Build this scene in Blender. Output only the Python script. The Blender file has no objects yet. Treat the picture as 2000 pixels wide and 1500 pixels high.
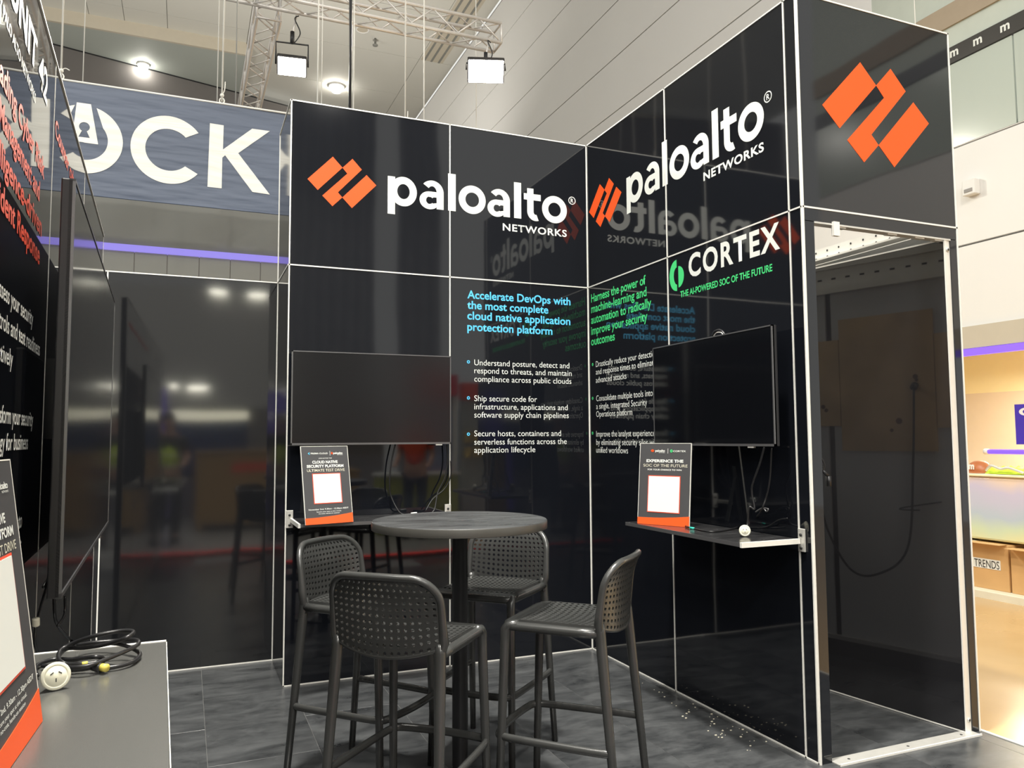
import bpy, bmesh, math, random
from mathutils import Vector, Matrix
random.seed(7)
PI = math.pi
SC = bpy.context.scene
COL = SC.collection

# ------------------------------------------------------------------ camera
F_PX = 1522.17
CAM_C = Vector((-2.51204, -4.65652, 1.38662))
YAW, PITCH, ROLL = 0.39574, 0.0707, -0.00571
cy_, sy_, cp_, sp_ = math.cos(YAW), math.sin(YAW), math.cos(PITCH), math.sin(PITCH)
FW = Vector((sy_ * cp_, cy_ * cp_, sp_))
R0 = Vector((cy_, -sy_, 0))
U0 = R0.cross(FW)
RT = R0 * math.cos(ROLL) + U0 * math.sin(ROLL)
UP = -R0 * math.sin(ROLL) + U0 * math.cos(ROLL)
cam_d = bpy.data.cameras.new('camera')
cam = bpy.data.objects.new('camera', cam_d)
COL.objects.link(cam)
cam_d.sensor_width = 36.0
cam_d.lens = F_PX / 2000 * 36.0
cam_d.clip_end = 300
M = Matrix.Identity(4)
for i in range(3):
    M[i][0] = RT[i]; M[i][1] = UP[i]; M[i][2] = -FW[i]; M[i][3] = CAM_C[i]
cam.matrix_world = M
SC.camera = cam

# ------------------------------------------------------------------ world, lamps, exposure
SC.view_settings.view_transform = 'Standard'
SC.view_settings.look = 'None'
SC.view_settings.gamma = 1.0
SC.view_settings.use_curve_mapping = False
SC.view_settings.exposure = 0.0
world = bpy.data.worlds.new('hall_air'); SC.world = world
world.use_nodes = True
wb = world.node_tree.nodes['Background']
wb.inputs[0].default_value = (0.97, 0.96, 0.90, 1)
wb.inputs[1].default_value = 0.92


def area(name, loc, size, power, color=(1, .96, .88), target=None, size_y=None):
    l = bpy.data.lights.new(name, 'AREA')
    l.energy = power; l.color = color; l.size = size
    if size_y:
        l.shape = 'RECTANGLE'; l.size_y = size_y
    o = bpy.data.objects.new(name, l); COL.objects.link(o); o.location = loc
    if target is not None:
        d = Vector(target) - Vector(loc)
        o.rotation_euler = d.to_track_quat('-Z', 'Y').to_euler()
    return o


# high bay lamps of the hall, behind and beside the stand
for k, (x, y, z) in enumerate([(-9, -13, 11.5), (-3.2, -13, 11.5), (1, -17, 11.5), (-8, -4, 12), (-15, 1, 12), (-3.4, -7.5, 11.5),
                               (-6, -19, 11.5)]):
    area('high_bay_lamp', (x, y, z), 0.4, 300 if x < -7 and y > -5 else 440, target=(x * .5 - .8, y * .6, 0))
area('high_bay_lamp', (-2.1, -2.6, 10.0), 0.45, 300, target=(-2.0, -2.4, 0)).data.spread = 1.35
area('high_bay_lamp', (-.4, -4.6, 10.5), 0.45, 110, target=(-.6, -3.6, 0)).data.spread = 1.5
# unseen fill lamps, added in place of light bounced onto the far ceiling
area('ceiling_fill', (-6, 15, 8.2), 1.2, 260, target=(-6, 19, 14.7))
area('ceiling_fill', (2.0, 17, 8.2), 1.2, 260, target=(1, 20, 14.7))
# ------------------------------------------------------------------ pixel helpers (frame 2000 x 1500)


def ray(u, v):
    return FW * F_PX + RT * (u - 1000) - UP * (v - 750)


def hit(u, v, P0, n):
    d = ray(u, v)
    t = (P0 - CAM_C).dot(n) / d.dot(n)
    return CAM_C + d * t


def hax(u, v, ax, c):
    d = ray(u, v)
    t = (c - CAM_C[ax]) / d[ax]
    return CAM_C + d * t


class Plane:
    """a wall face: origin O (on the floor), s runs to the viewer's right, n points to the viewer"""
    def __init__(self, O, s, n):
        self.O = Vector(O); self.s = Vector(s).normalized(); self.n = Vector(n).normalized()

    def px(self, u, v, off=0.0):
        p = hit(u, v, self.O + self.n * off, self.n)
        return ((p - self.O).dot(self.s), p.z)

    def w(self, s, z, off=0.0):
        return self.O + self.s * s + Vector((0, 0, z)) + self.n * off

    def proj(self, s, z, off=0.0):
        d = self.w(s, z, off) - CAM_C
        k = d.dot(FW)
        return (1000 + F_PX * d.dot(RT) / k, 750 - F_PX * d.dot(UP) / k)

    def s_at(self, u, z, off=0.0, lo=-12, hi=12):
        # distance along the wall where height z stands at column u
        p0 = self.O + Vector((0, 0, z)) + self.n * off - CAM_C
        # (p0 + s*k).R*F = (u-1000) * (p0+s*k).F
        a = F_PX * self.s.dot(RT) - (u - 1000) * self.s.dot(FW)
        b = (u - 1000) * p0.dot(FW) - F_PX * p0.dot(RT)
        return b / a

    def mat(self, off=0.0):
        m = Matrix.Identity(4)
        for i in range(3):
            m[i][0] = self.s[i]; m[i][1] = (0, 0, 1)[i]; m[i][2] = self.n[i]
            m[i][3] = self.O[i] + self.n[i] * off
        return m


PA = Plane((0, 0, 0), (1, 0, 0), (0, -1, 0))            # back wall
PB = Plane((0, 0, 0), (0, -1, 0), (-1, 0, 0))           # right wall of the stand
PC = Plane((0, -2.01, 0), (1, 0, 0), (0, -1, 0))        # front of the store room
PD = Plane((0, 0.58, 0), (1, 0, 0), (0, -1, 0))         # recessed low wall
es = Vector((-.09, 3.23, 0)).normalized()
PE = Plane((-2.94, .58, 0), es, (es[1], -es[0], 0))     # left wall

# ------------------------------------------------------------------ materials
MATS = {}


def mat(name, color, rough=.5, metal=0.0, ior=1.5, emit=0.0, ecol=None, var=0.0, vscale=8.0, bump=0.0, bscale=20.0,
        bdist=.002, rvar=0.0, stretch=(1, 1, 1), trans=0.0, alpha=1.0, coat=0.0, spec=0.5):
    if name in MATS:
        return MATS[name]
    m = bpy.data.materials.new(name); m.use_nodes = True
    nt = m.node_tree; b = nt.nodes['Principled BSDF']
    b.inputs['Base Color'].default_value = (*color, 1)
    b.inputs['Roughness'].default_value = rough
    b.inputs['Metallic'].default_value = metal
    b.inputs['IOR'].default_value = ior
    b.inputs['Specular IOR Level'].default_value = spec
    b.inputs['Transmission Weight'].default_value = trans
    b.inputs['Coat Weight'].default_value = coat
    if emit:
        b.inputs['Emission Color'].default_value = (*(ecol or color), 1)
        b.inputs['Emission Strength'].default_value = emit
    if var or bump or rvar:
        tc = nt.nodes.new('ShaderNodeTexCoord'); mp = nt.nodes.new('ShaderNodeMapping')
        mp.inputs['Scale'].default_value = stretch
        nt.links.new(tc.outputs['Object'], mp.inputs['Vector'])
        n = nt.nodes.new('ShaderNodeTexNoise'); n.inputs['Scale'].default_value = vscale
        n.inputs['Detail'].default_value = 5
        nt.links.new(mp.outputs[0], n.inputs['Vector'])
        if var:
            mx = nt.nodes.new('ShaderNodeMix'); mx.data_type = 'RGBA'
            lo = tuple(max(0, c * (1 - var)) for c in color); hi = tuple(min(1, c * (1 + var)) for c in color)
            mx.inputs[6].default_value = (*lo, 1); mx.inputs[7].default_value = (*hi, 1)
            nt.links.new(n.outputs['Fac'], mx.inputs[0]); nt.links.new(mx.outputs[2], b.inputs['Base Color'])
        if rvar:
            mr = nt.nodes.new('ShaderNodeMapRange')
            mr.inputs['From Min'].default_value = .3; mr.inputs['From Max'].default_value = .7
            mr.inputs['To Min'].default_value = max(.01, rough - rvar); mr.inputs['To Max'].default_value = rough + rvar
            nt.links.new(n.outputs['Fac'], mr.inputs['Value']); nt.links.new(mr.outputs[0], b.inputs['Roughness'])
        if bump:
            n2 = nt.nodes.new('ShaderNodeTexNoise'); n2.inputs['Scale'].default_value = bscale
            n2.inputs['Detail'].default_value = 1.5
            nt.links.new(mp.outputs[0], n2.inputs['Vector'])
            bp = nt.nodes.new('ShaderNodeBump'); bp.inputs['Strength'].default_value = bump
            bp.inputs['Distance'].default_value = bdist
            nt.links.new(n2.outputs['Fac'], bp.inputs['Height']); nt.links.new(bp.outputs[0], b.inputs['Normal'])
    MATS[name] = m
    return m


BLACK = mat('black_gloss_laminate', (.0065, .0075, .0105), .045, ior=1.62, bump=1, bscale=1.1, bdist=.0022, var=.1, vscale=2)
BLACK_D = mat('black_gloss_laminate_bowed', (.009, .0095, .011), .06, ior=1.65, bump=1, bscale=1.2, bdist=.0016, var=.1, vscale=2)
BLACK_E = mat('black_gloss_laminate_left', (.0065, .0075, .0105), .02, ior=1.85, bump=1, bscale=1.0, bdist=.0014, var=.1, vscale=2)
BACKING = mat('grey_panel_backing', (.58, .59, .60), .6, var=.04, vscale=3)
TRIM = mat('pale_aluminium_trim', (.80, .79, .74), .4, metal=.15, var=.06, vscale=30)
ALU = mat('brushed_aluminium', (.66, .65, .61), .42, metal=.55, var=.12, vscale=18)
WHITE = mat('white_vinyl', (.74, .76, .72), .45, var=.01)
ORANGE = mat('orange_vinyl', (.86, .095, .012), .5, var=.02, spec=.3)
CYAN = mat('cyan_vinyl', (.10, .55, .93), .45, var=.02)
GREEN = mat('green_vinyl', (.06, .64, .20), .45, var=.02)
RED = mat('red_vinyl', (.80, .09, .045), .45, var=.02)
SCREEN = mat('tv_screen', (.004, .0045, .006), .09, ior=1.5, var=.1, vscale=2)
SCREEN_M = mat('tv_screen_satin', (.006, .006, .007), .16, ior=1.55, var=.1, vscale=2)
TVCASE = mat('tv_casing', (.015, .015, .017), .35, var=.2)
BEZEL = mat('tv_bezel', (.17, .17, .175), .3, metal=.6, var=.1)
SHELF = mat('black_shelf_board', (.026, .026, .027), .2, ior=1.5, rvar=.08, var=.5, vscale=9, stretch=(1, 3, 1))
CABLE = mat('black_cable', (.012, .012, .013), .32, var=.2)
SOCKETM = mat('cream_plastic', (.70, .68, .55), .35, var=.04)
DARKSLOT = mat('dark_slot', (.02, .02, .02), .6, var=.1)
CARD = mat('charcoal_card', (.055, .055, .058), .5, var=.08)
CARDEDGE = mat('pale_card_edge', (.75, .74, .68), .6, var=.04)
PLASTIC = mat('grey_black_stool_resin', (.038, .039, .038), .25, ior=1.6, var=.12, vscale=25)
TABLETOP = mat('worn_black_table_laminate', (.052, .054, .056), .34, rvar=.1, var=.55, vscale=7, stretch=(1, 2.5, 1))
TABLEBLACK = mat('black_powder_coat', (.012, .012, .013), .33, var=.2)


def floor_tile_mat():
    m = bpy.data.materials.new('dark_slate_vinyl'); m.use_nodes = True
    nt = m.node_tree; b = nt.nodes['Principled BSDF']; L = nt.links.new
    tc = nt.nodes.new('ShaderNodeTexCoord')
    oi = nt.nodes.new('ShaderNodeObjectInfo')
    mp = nt.nodes.new('ShaderNodeMapping'); mp.inputs['Scale'].default_value = (.9, 1.9, 1)
    ad = nt.nodes.new('ShaderNodeVectorMath'); ad.operation = 'ADD'
    sc = nt.nodes.new('ShaderNodeVectorMath'); sc.operation = 'SCALE'; sc.inputs['Scale'].default_value = 31.0
    L(oi.outputs['Location'], sc.inputs[0]); L(tc.outputs['Object'], ad.inputs[0]); L(sc.outputs[0], ad.inputs[1])
    L(ad.outputs[0], mp.inputs['Vector'])
    n = nt.nodes.new('ShaderNodeTexNoise'); n.inputs['Scale'].default_value = 3.4; n.inputs['Detail'].default_value = 10
    n.inputs['Roughness'].default_value = .72; n.inputs['Distortion'].default_value = .3
    L(mp.outputs[0], n.inputs['Vector'])
    cr = nt.nodes.new('ShaderNodeValToRGB')
    cr.color_ramp.elements[0].position = .36; cr.color_ramp.elements[0].color = (.024, .026, .028, 1)
    cr.color_ramp.elements[1].position = .70; cr.color_ramp.elements[1].color = (.088, .092, .095, 1)
    L(n.outputs['Fac'], cr.inputs['Fac'])
    # scuffs: thin pale marks
    mp2 = nt.nodes.new('ShaderNodeMapping'); mp2.inputs['Scale'].default_value = (3, 14, 1)
    mp2.inputs['Rotation'].default_value = (0, 0, .5)
    L(tc.outputs['Object'], mp2.inputs['Vector'])
    n3 = nt.nodes.new('ShaderNodeTexNoise'); n3.inputs['Scale'].default_value = 2.2; n3.inputs['Detail'].default_value = 8
    n3.inputs['Roughness'].default_value = .75
    L(mp2.outputs[0], n3.inputs['Vector'])
    mr = nt.nodes.new('ShaderNodeMapRange'); mr.inputs['From Min'].default_value = .66; mr.inputs['From Max'].default_value = .74
    L(n3.outputs['Fac'], mr.inputs['Value'])
    mx = nt.nodes.new('ShaderNodeMix'); mx.data_type = 'RGBA'; mx.inputs[7].default_value = (.30, .30, .29, 1)
    L(mr.outputs[0], mx.inputs[0]); L(cr.outputs[0], mx.inputs[6]); L(mx.outputs[2], b.inputs['Base Color'])
    r = nt.nodes.new('ShaderNodeMapRange'); r.inputs['To Min'].default_value = .20; r.inputs['To Max'].default_value = .40
    L(n.outputs['Fac'], r.inputs['Value']); L(r.outputs[0], b.inputs['Roughness'])
    bp = nt.nodes.new('ShaderNodeBump'); bp.inputs['Strength'].default_value = .35; bp.inputs['Distance'].default_value = .002
    L(n.outputs['Fac'], bp.inputs['Height']); L(bp.outputs[0], b.inputs['Normal'])
    return m


TILE = floor_tile_mat()


# ------------------------------------------------------------------ object helpers
def link(name, me, m, parent=None, mw=None):
    o = bpy.data.objects.new(name, me); COL.objects.link(o)
    if m is not None and not me.materials:
        me.materials.append(m)
    if parent is not None:
        o.parent = parent
    if mw is not None:
        if parent is not None:
            o.matrix_local = PW[parent.name].inverted() @ mw if parent.name in PW else mw
        else:
            o.matrix_world = mw
        PW[o.name] = mw
    return o


PW = {}   # world matrices of the roots that do not stand at the origin


def tag(o, label=None, cat=None, group=None, kind=None):
    if label: o['label'] = label
    if cat: o['category'] = cat
    if group: o['group'] = group
    if kind: o['kind'] = kind
    return o


def root(name, loc=(0, 0, 0), rz=0.0, label=None, cat=None, group=None, kind=None):
    o = bpy.data.objects.new(name, None); COL.objects.link(o)
    o.empty_display_size = .1
    o.location = loc; o.rotation_euler = (0, 0, rz)
    PW[o.name] = Matrix.Translation(Vector(loc)) @ Matrix.Rotation(rz, 4, 'Z')
    return tag(o, label, cat, group, kind)


def bm_obj(name, bm, m, parent=None, smooth=False, world=True):
    me = bpy.data.meshes.new(name); bm.to_mesh(me); bm.free()
    if smooth:
        for p in me.polygons: p.use_smooth = True
    o = link(name, me, m, parent)
    if parent is not None and world and parent.name in PW:
        o.matrix_local = PW[parent.name].inverted()
    return o


def box_bm(lo, hi, bevel=0.0, seg=2, bm=None, mw=None):
    own = bm is None
    if own: bm = bmesh.new()
    lo = Vector(lo); hi = Vector(hi)
    g = bmesh.ops.create_cube(bm, size=1.0)
    vs = g['verts']
    c = (lo + hi) / 2; d = hi - lo
    for v in vs:
        v.co = Vector((v.co.x * d.x, v.co.y * d.y, v.co.z * d.z)) + c
    if bevel:
        es_ = list({e for v in vs for e in v.link_edges})
        r = bmesh.ops.bevel(bm, geom=es_, offset=bevel, segments=seg, affect='EDGES', profile=.5)
        vs = list({v for f in r['faces'] for v in f.verts} | {v for v in vs if v.is_valid})
    if mw is not None:
        for v in vs: v.co = mw @ v.co
    return bm


def box(name, lo, hi, m, parent=None, bevel=0.0, mw=None, smooth=False):
    return bm_obj(name, box_bm(lo, hi, bevel, mw=mw), m, parent, smooth)


def wbox(name, P, s0, s1, z0, z1, o0, o1, m, parent=None, bevel=0.0):
    """box on a wall plane: s range, z range, offsets from the face"""
    return box(name, (s0, z0, o0), (s1, z1, o1), m, parent, bevel, mw=P.mat())


def ring_frames(pts, closed=False):
    n = len(pts); T = []
    for i in range(n):
        if closed:
            t = pts[(i + 1) % n] - pts[i - 1]
        else:
            t = pts[min(i + 1, n - 1)] - pts[max(i - 1, 0)]
        T.append(t.normalized() if t.length > 1e-9 else Vector((0, 0, 1)))
    nrm = T[0].orthogonal().normalized()
    out = []
    for i in range(n):
        nrm = (nrm - T[i] * nrm.dot(T[i]))
        nrm = nrm.normalized() if nrm.length > 1e-6 else T[i].orthogonal().normalized()
        out.append((T[i], nrm, T[i].cross(nrm)))
    return out


def tube_bm(pts, r, sides=8, closed=False, bm=None, caps=True, flat=None):
    if bm is None: bm = bmesh.new()
    pts = [Vector(p) for p in pts]
    fr = ring_frames(pts, closed)
    rr = r if isinstance(r, (list, tuple)) else [r] * len(pts)
    rings = []
    for p, (t, a, b), q in zip(pts, fr, rr):
        if flat:       # flat = (vertical scale) squeeze along z
            a2 = Vector((0, 0, 1)) - t * t.z
            a2 = a2.normalized() if a2.length > .2 else a
            b2 = t.cross(a2)
            rings.append([bm.verts.new(p + a2 * math.cos(k * 2 * PI / sides) * q * flat[0] + b2 * math.sin(k * 2 * PI / sides) * q * flat[1]) for k in range(sides)])
        else:
            rings.append([bm.verts.new(p + a * math.cos(k * 2 * PI / sides) * q + b * math.sin(k * 2 * PI / sides) * q) for k in range(sides)])
    m = len(rings)
    for i in range(m if closed else m - 1):
        A, B = rings[i], rings[(i + 1) % m]
        for k in range(sides):
            bm.faces.new((A[k], A[(k + 1) % sides], B[(k + 1) % sides], B[k]))
    if caps and not closed:
        bm.faces.new(rings[0][::-1]); bm.faces.new(rings[-1])
    return bm


def tube(name, pts, r, m, parent=None, sides=8, closed=False, flat=None):
    return bm_obj(name, tube_bm(pts, r, sides, closed, flat=flat), m, parent, True)


def smooth_path(pts, n=8, closed=False):
    pts = [Vector(p) for p in pts]; out = []
    N = len(pts); rng = range(N if closed else N - 1)
    for i in rng:
        if closed:
            p0, p1, p2, p3 = pts[i - 1], pts[i], pts[(i + 1) % N], pts[(i + 2) % N]
        else:
            p0 = pts[max(i - 1, 0)]; p1 = pts[i]; p2 = pts[i + 1]; p3 = pts[min(i + 2, N - 1)]
        for k in range(n):
            t = k / n
            out.append(.5 * ((2 * p1) + (p2 - p0) * t + (2 * p0 - 5 * p1 + 4 * p2 - p3) * t * t + (3 * p1 - p0 - 3 * p2 + p3) * t ** 3))
    if not closed: out.append(pts[-1])
    return out


def prism_bm(poly, z0, z1, mw=None, bm=None):
    """extrude a 2D polygon between z0 and z1 (local z), then move by mw"""
    if bm is None: bm = bmesh.new()
    a = [bm.verts.new((x, y, z0)) for x, y in poly]; b = [bm.verts.new((x, y, z1)) for x, y in poly]
    n = len(poly)
    bm.faces.new(a[::-1]); bm.faces.new(b)
    for i in range(n):
        bm.faces.new((a[i], a[(i + 1) % n], b[(i + 1) % n], b[i]))
    bmesh.ops.recalc_face_normals(bm, faces=bm.faces)
    if mw is not None:
        for v in bm.verts: v.co = mw @ v.co
    return bm


def lathe_bm(prof, c=(0, 0, 0), seg=32, bm=None):
    if bm is None: bm = bmesh.new()
    c = Vector(c); rings = []
    for r, z in prof:
        if r < 1e-5:
            rings.append([bm.verts.new(c + Vector((0, 0, z)))])
        else:
            rings.append([bm.verts.new(c + Vector((r * math.cos(k * 2 * PI / seg), r * math.sin(k * 2 * PI / seg), z))) for k in range(seg)])
    for A, B in zip(rings, rings[1:]):
        for k in range(seg):
            a = A[k % len(A)]; b = A[(k + 1) % len(A)]; c2 = B[(k + 1) % len(B)]; d = B[k % len(B)]
            vs = []
            for v in (a, b, c2, d):
                if v not in vs: vs.append(v)
            if len(vs) > 2: bm.faces.new(vs)
    return bm


# ---- lettering: flat vinyl cut from the built-in font, fitted to a measured box
def text_mesh(body, bold=.012, spacing=1.0, shear=0.0):
    cu = bpy.data.curves.new('t', 'FONT'); cu.body = body; cu.size = 1.0
    cu.offset = bold; cu.space_character = spacing; cu.resolution_u = 4; cu.shear = shear
    o = bpy.data.objects.new('t', cu); COL.objects.link(o)
    dg = bpy.context.evaluated_depsgraph_get()
    me = bpy.data.meshes.new_from_object(o.evaluated_get(dg))
    bpy.data.objects.remove(o); bpy.data.curves.remove(cu)
    return me


CAPH = None


def caph():
    global CAPH
    if CAPH is None:
        me = text_mesh('H', 0)
        CAPH = max(v.co.y for v in me.vertices)
    return CAPH


def lettering(P, body, s0, s1, zb, cap, m, parent, bold=.012, spacing=1.0, off=.0012, name='lettering', label=None, fit='w', zt=None):
    """text from s0 to s1, baseline zb, capital height cap; with zt the whole mesh height is fitted from zb to zt"""
    me = text_mesh(body, bold, spacing)
    xs = [v.co.x for v in me.vertices]; ys = [v.co.y for v in me.vertices]
    x0, x1 = min(xs), max(xs); y0, y1 = min(ys), max(ys)
    kx = (s1 - s0) / (x1 - x0)
    if zt is not None:
        ky = (zt - zb) / (y1 - y0); yb = y0
    else:
        ky = cap / caph(); yb = 0
    for v in me.vertices:
        v.co = P.w(s0 + (v.co.x - x0) * kx, zb + (v.co.y - yb) * ky, off)
    me.materials.clear(); me.materials.append(m); me.name = name
    o = link(name, me, m, parent)
    if parent is not None and parent.name in PW: o.matrix_local = PW[parent.name].inverted()
    if label: o['label'] = label
    return o


def text_px(P, body, uL, vB, uR, cap, m, parent, off=.0012, **k):
    s0, zb = P.px(uL, vB, off)
    s1 = P.s_at(uR, zb, off)
    return lettering(P, body, s0, s1, zb, cap, m, parent, off=off, **k)


def flat_poly(name, P, polys, m, parent, off=.0012, thick=.0008, label=None):
    bm = bmesh.new()
    for poly in polys:
        prism_bm(poly, off - thick, off, bm=bm)
    mw = P.mat()
    for v in bm.verts: v.co = mw @ v.co
    o = bm_obj(name, bm, m, parent)
    if label: o['label'] = label
    return o


def ring_poly(name, P, cs, cz, r1, r0, m, parent, off=.0012, kx=1.0, n=28):
    bm = bmesh.new(); mw = P.mat()
    A = [bm.verts.new(mw @ Vector((cs + kx * r1 * math.cos(a), cz + r1 * math.sin(a), off))) for a in [2 * PI * k / n for k in range(n)]]
    B = [bm.verts.new(mw @ Vector((cs + kx * r0 * math.cos(a), cz + r0 * math.sin(a), off))) for a in [2 * PI * k / n for k in range(n)]]
    for k in range(n): bm.faces.new((A[k], A[(k + 1) % n], B[(k + 1) % n], B[k]))
    return bm_obj(name, bm, m, parent)


# ================================================================== HALL
WALLW = mat('white_hall_wall', (.76, .75, .73), .55, var=.03, vscale=.5)
JOINT = mat('dark_panel_joint', (.30, .29, .28), .8, var=.1)
CEILM = mat('hall_ceiling_board', (.60, .59, .54), .8, var=.04, vscale=.3)
SOFFM = mat('hall_soffit_green_grey', (.40, .43, .40), .7, var=.06, vscale=.4)
BEIGE = mat('beige_bulkhead', (.52, .47, .38), .7, var=.04)
DARKW = mat('dark_brown_far_wall', (.13, .12, .115), .8, var=.08, vscale=.6)
TAN = mat('tan_polished_floor', (.47, .31, .14), .22, var=.22, vscale=.9, rvar=.08, bump=.3, bscale=2, bdist=.01)
CARPET = mat('dark_hall_floor', (.26, .26, .25), .45, var=.2, vscale=3)

hf = root('floor', kind='structure')
box('tan_floor', (.985, -14, -.06), (9.5, 32, -.012), TAN, hf)
box('grey_floor', (-24, -26, -.06), (.985, 32, -.012), CARPET, hf)

# right side wall: horizontal panels 1.2 m high, joints recessed
XW = 6.0
wr = root('wall_right', kind='structure')
box('joint_backing', (XW + .05, 4.0, 2.3), (XW + .2, 32, 14.7), JOINT, wr)
box('joint_backing', (XW + .05, -8, 2.69), (XW + .2, 4.0, 4.95), JOINT, wr)
zs = [3.66 + 1.215 * k for k in range(-1, 10)]
for a, b in zip(zs, zs[1:]):
    z0, z1 = a + .012, min(b - .012, 14.7)
    if z0 < 4.9:
        box('wall_panel', (XW, -8, z0), (XW + .1, 4.0, min(z1, 4.88)), WALLW, wr)
    box('wall_panel', (XW, 4.0, z0), (XW + .1, 32, z1), WALLW, wr)
# mezzanine band of glass, beam and lettered strip above the low white panels
GLASSY = mat('sage_glass_panel', (.46, .51, .46), .18, var=.05, vscale=.6)
SAGE = mat('sage_bulkhead', (.50, .54, .48), .5, var=.05)
STRIP = mat('dark_lettered_strip', (.045, .043, .040), .35, var=.3, vscale=1.2)
BEAM = mat('brown_beam', (.36, .29, .21), .6, var=.06)
for y0 in (-8, -5, -2, 1):
    box('glass_panel', (XW, y0 + .01, 4.89), (XW + .04, y0 + 2.99, 5.91), GLASSY, wr)
sb = box('lettered_strip', (XW - .02, -8, 5.92), (XW + .05, 4.0, 6.12), STRIP, wr)
box('bulkhead', (XW, -8, 6.12), (XW + .05, 4.0, 6.38), SAGE, wr)
box('beam', (XW - .03, -8, 6.38), (XW + .05, 4.0, 6.66), BEAM, wr)
box('bulkhead', (XW, -8, 6.66), (XW + .05, 2.9, 9.0), SAGE, wr)
box('bulkhead', (XW, 2.9, 6.66), (XW + .05, 4.0, 9.0), WALLW, wr)
PW_R = Plane((XW - .02, 0, 0), (0, -1, 0), (-1, 0, 0))
for y in (1.704, 1.40, 1.068, .70, .3, -.1):
    lettering(PW_R, 'm', -y - .055, -y + .055, 5.985, .1, WHITE, sb, bold=.03, off=.003, zt=6.065)
sc = root('wall_sensor', (5.96, 1.55, 4.31), 0, 'small white sensor box on the white panels above the tan floor', 'sensor')
box('housing', (5.9, 1.47, 4.22), (6.0, 1.63, 4.40), WALLW, sc, .01)
box('vent', (5.893, 1.50, 4.25), (5.9, 1.60, 4.29), JOINT, sc)

# recessed lit area under the right wall
LOB = mat('warm_lobby_wall', (.88, .80, .52), .6, var=.03)
LOB2 = mat('warm_lobby_panel', (.74, .64, .52), .55, var=.03)
KERB = mat('pale_kerb_stone', (.70, .66, .52), .5, var=.08)
PURPLE = mat('purple_led', (.14, .07, .6), .4, emit=.8, ecol=(.26, .12, 1.0))
WARMTUBE = mat('warm_lamp_strip', (1, .9, .6), .4, emit=5.0, ecol=(1, .88, .55))
wl = root('wall_lobby', kind='structure')
box('lower_panel', (8.2, -7, 0), (8.3, 8, 2.02), LOB2, wl)
box('upper_panel', (8.2, -7, 2.02), (8.3, 8, 3.2), LOB, wl)
box('end_panel', (3.9, 8, 0), (8.3, 8.1, 3.2), LOB, wl)
box('lobby_ceiling', (6.1, -7, 2.62), (8.3, 8, 2.69), LOB, wl)
fas = root('trim_1', kind='structure')
for k in range(5):
    box('fascia_board', (5.96, -8 + k * 3.0, 2.42), (6.04, -5.01 + k * 3.0, 2.68), BEIGE, fas)
box('led_edge', (5.95, -8, 2.335), (6.02, 7, 2.415), PURPLE, fas)
kb = root('trim_2', kind='structure')
for k in range(6):
    box('kerb_stone', (3.9, -4.0 + k * 1.2, -.02), (4.25, -2.81 + k * 1.2, .055), KERB, kb, .008)
for k, y in enumerate((0.9, 2.6, -.9)):
    t = root('lamp_strip', (6.6, y, 2.6), 0, ['warm strip lamp under the lobby ceiling, farther one', 'warm strip lamp under the lobby ceiling, hidden end', 'warm strip lamp under the lobby ceiling, nearer one'][k], 'lamp', 'lobby strip lamps')
    box('diffuser', (6.55, y - .6, 2.56), (6.65, y + .6, 2.59), WARMTUBE, t, .008)
    box('housing', (6.53, y - .62, 2.59), (6.67, y + .62, 2.612), WALLW, t)
area('lobby_lamp', (7.0, 1.2, 2.5), 1.6, 170, (1, .90, .66), target=(6.6, 1.2, 0), size_y=.4)
area('lobby_lamp', (7.0, -1.5, 2.5), 1.6, 150, (1, .90, .66), target=(6.6, -1.5, 0), size_y=.4)

# purple sign, violet tube, wrapped desk, hard hat, vest, cartons
PP = Plane((6.4, 0, 0), (0, -1, 0), (-1, 0, 0))
NAVYP = mat('violet_board', (.055, .03, .42), .4, var=.05)
sg = root('lobby_sign', (6.4, 1.0, 1.3), 0, 'deep violet sign board with white letters on the lobby wall', 'sign')
s0 = PP.px(1981, 790)[0]; zt = PP.px(1981, 790)[1]; zb = PP.px(1984, 868)[1]
brd = wbox('board', PP, s0, s0 + 1.6, zb, zt, -.03, 0, NAVYP, sg)
box('post', (6.41, -s0 - .5, 0.0), (6.45, -s0 - .44, zt), TVCASE, sg)
box('post', (6.41, -s0 - 1.2, 0.0), (6.45, -s0 - 1.14, zt), TVCASE, sg)
lettering(PP, 'OPEN', s0 + .05, s0 + .75, PP.px(1990, 812)[1], .09, WHITE, brd, bold=.03)
PV = Plane((6.2, 0, 0), (0, -1, 0), (-1, 0, 0))
vt = root('violet_tube', (6.2, 1, 1.2), 0, 'glowing violet tube lamp lying along the rail behind the desk', 'lamp')
a = PV.px(1931, 882); b = PV.px(2000, 884)
tube('tube', [PV.w(a[0], a[1]), PV.w(b[0] + 1.5, a[1])], .028, PURPLE, vt)
tube('end_cap', [PV.w(a[0] - .05, a[1]), PV.w(a[0], a[1])], .034, WALLW, vt)
box('bracket', (6.2, -a[0] - .6, 0.0), (6.23, -a[0] - .55, a[1]), WALLW, vt)
box('bracket', (6.2, -a[0] - 1.3, 0.0), (6.23, -a[0] - 1.25, a[1]), WALLW, vt)


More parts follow.
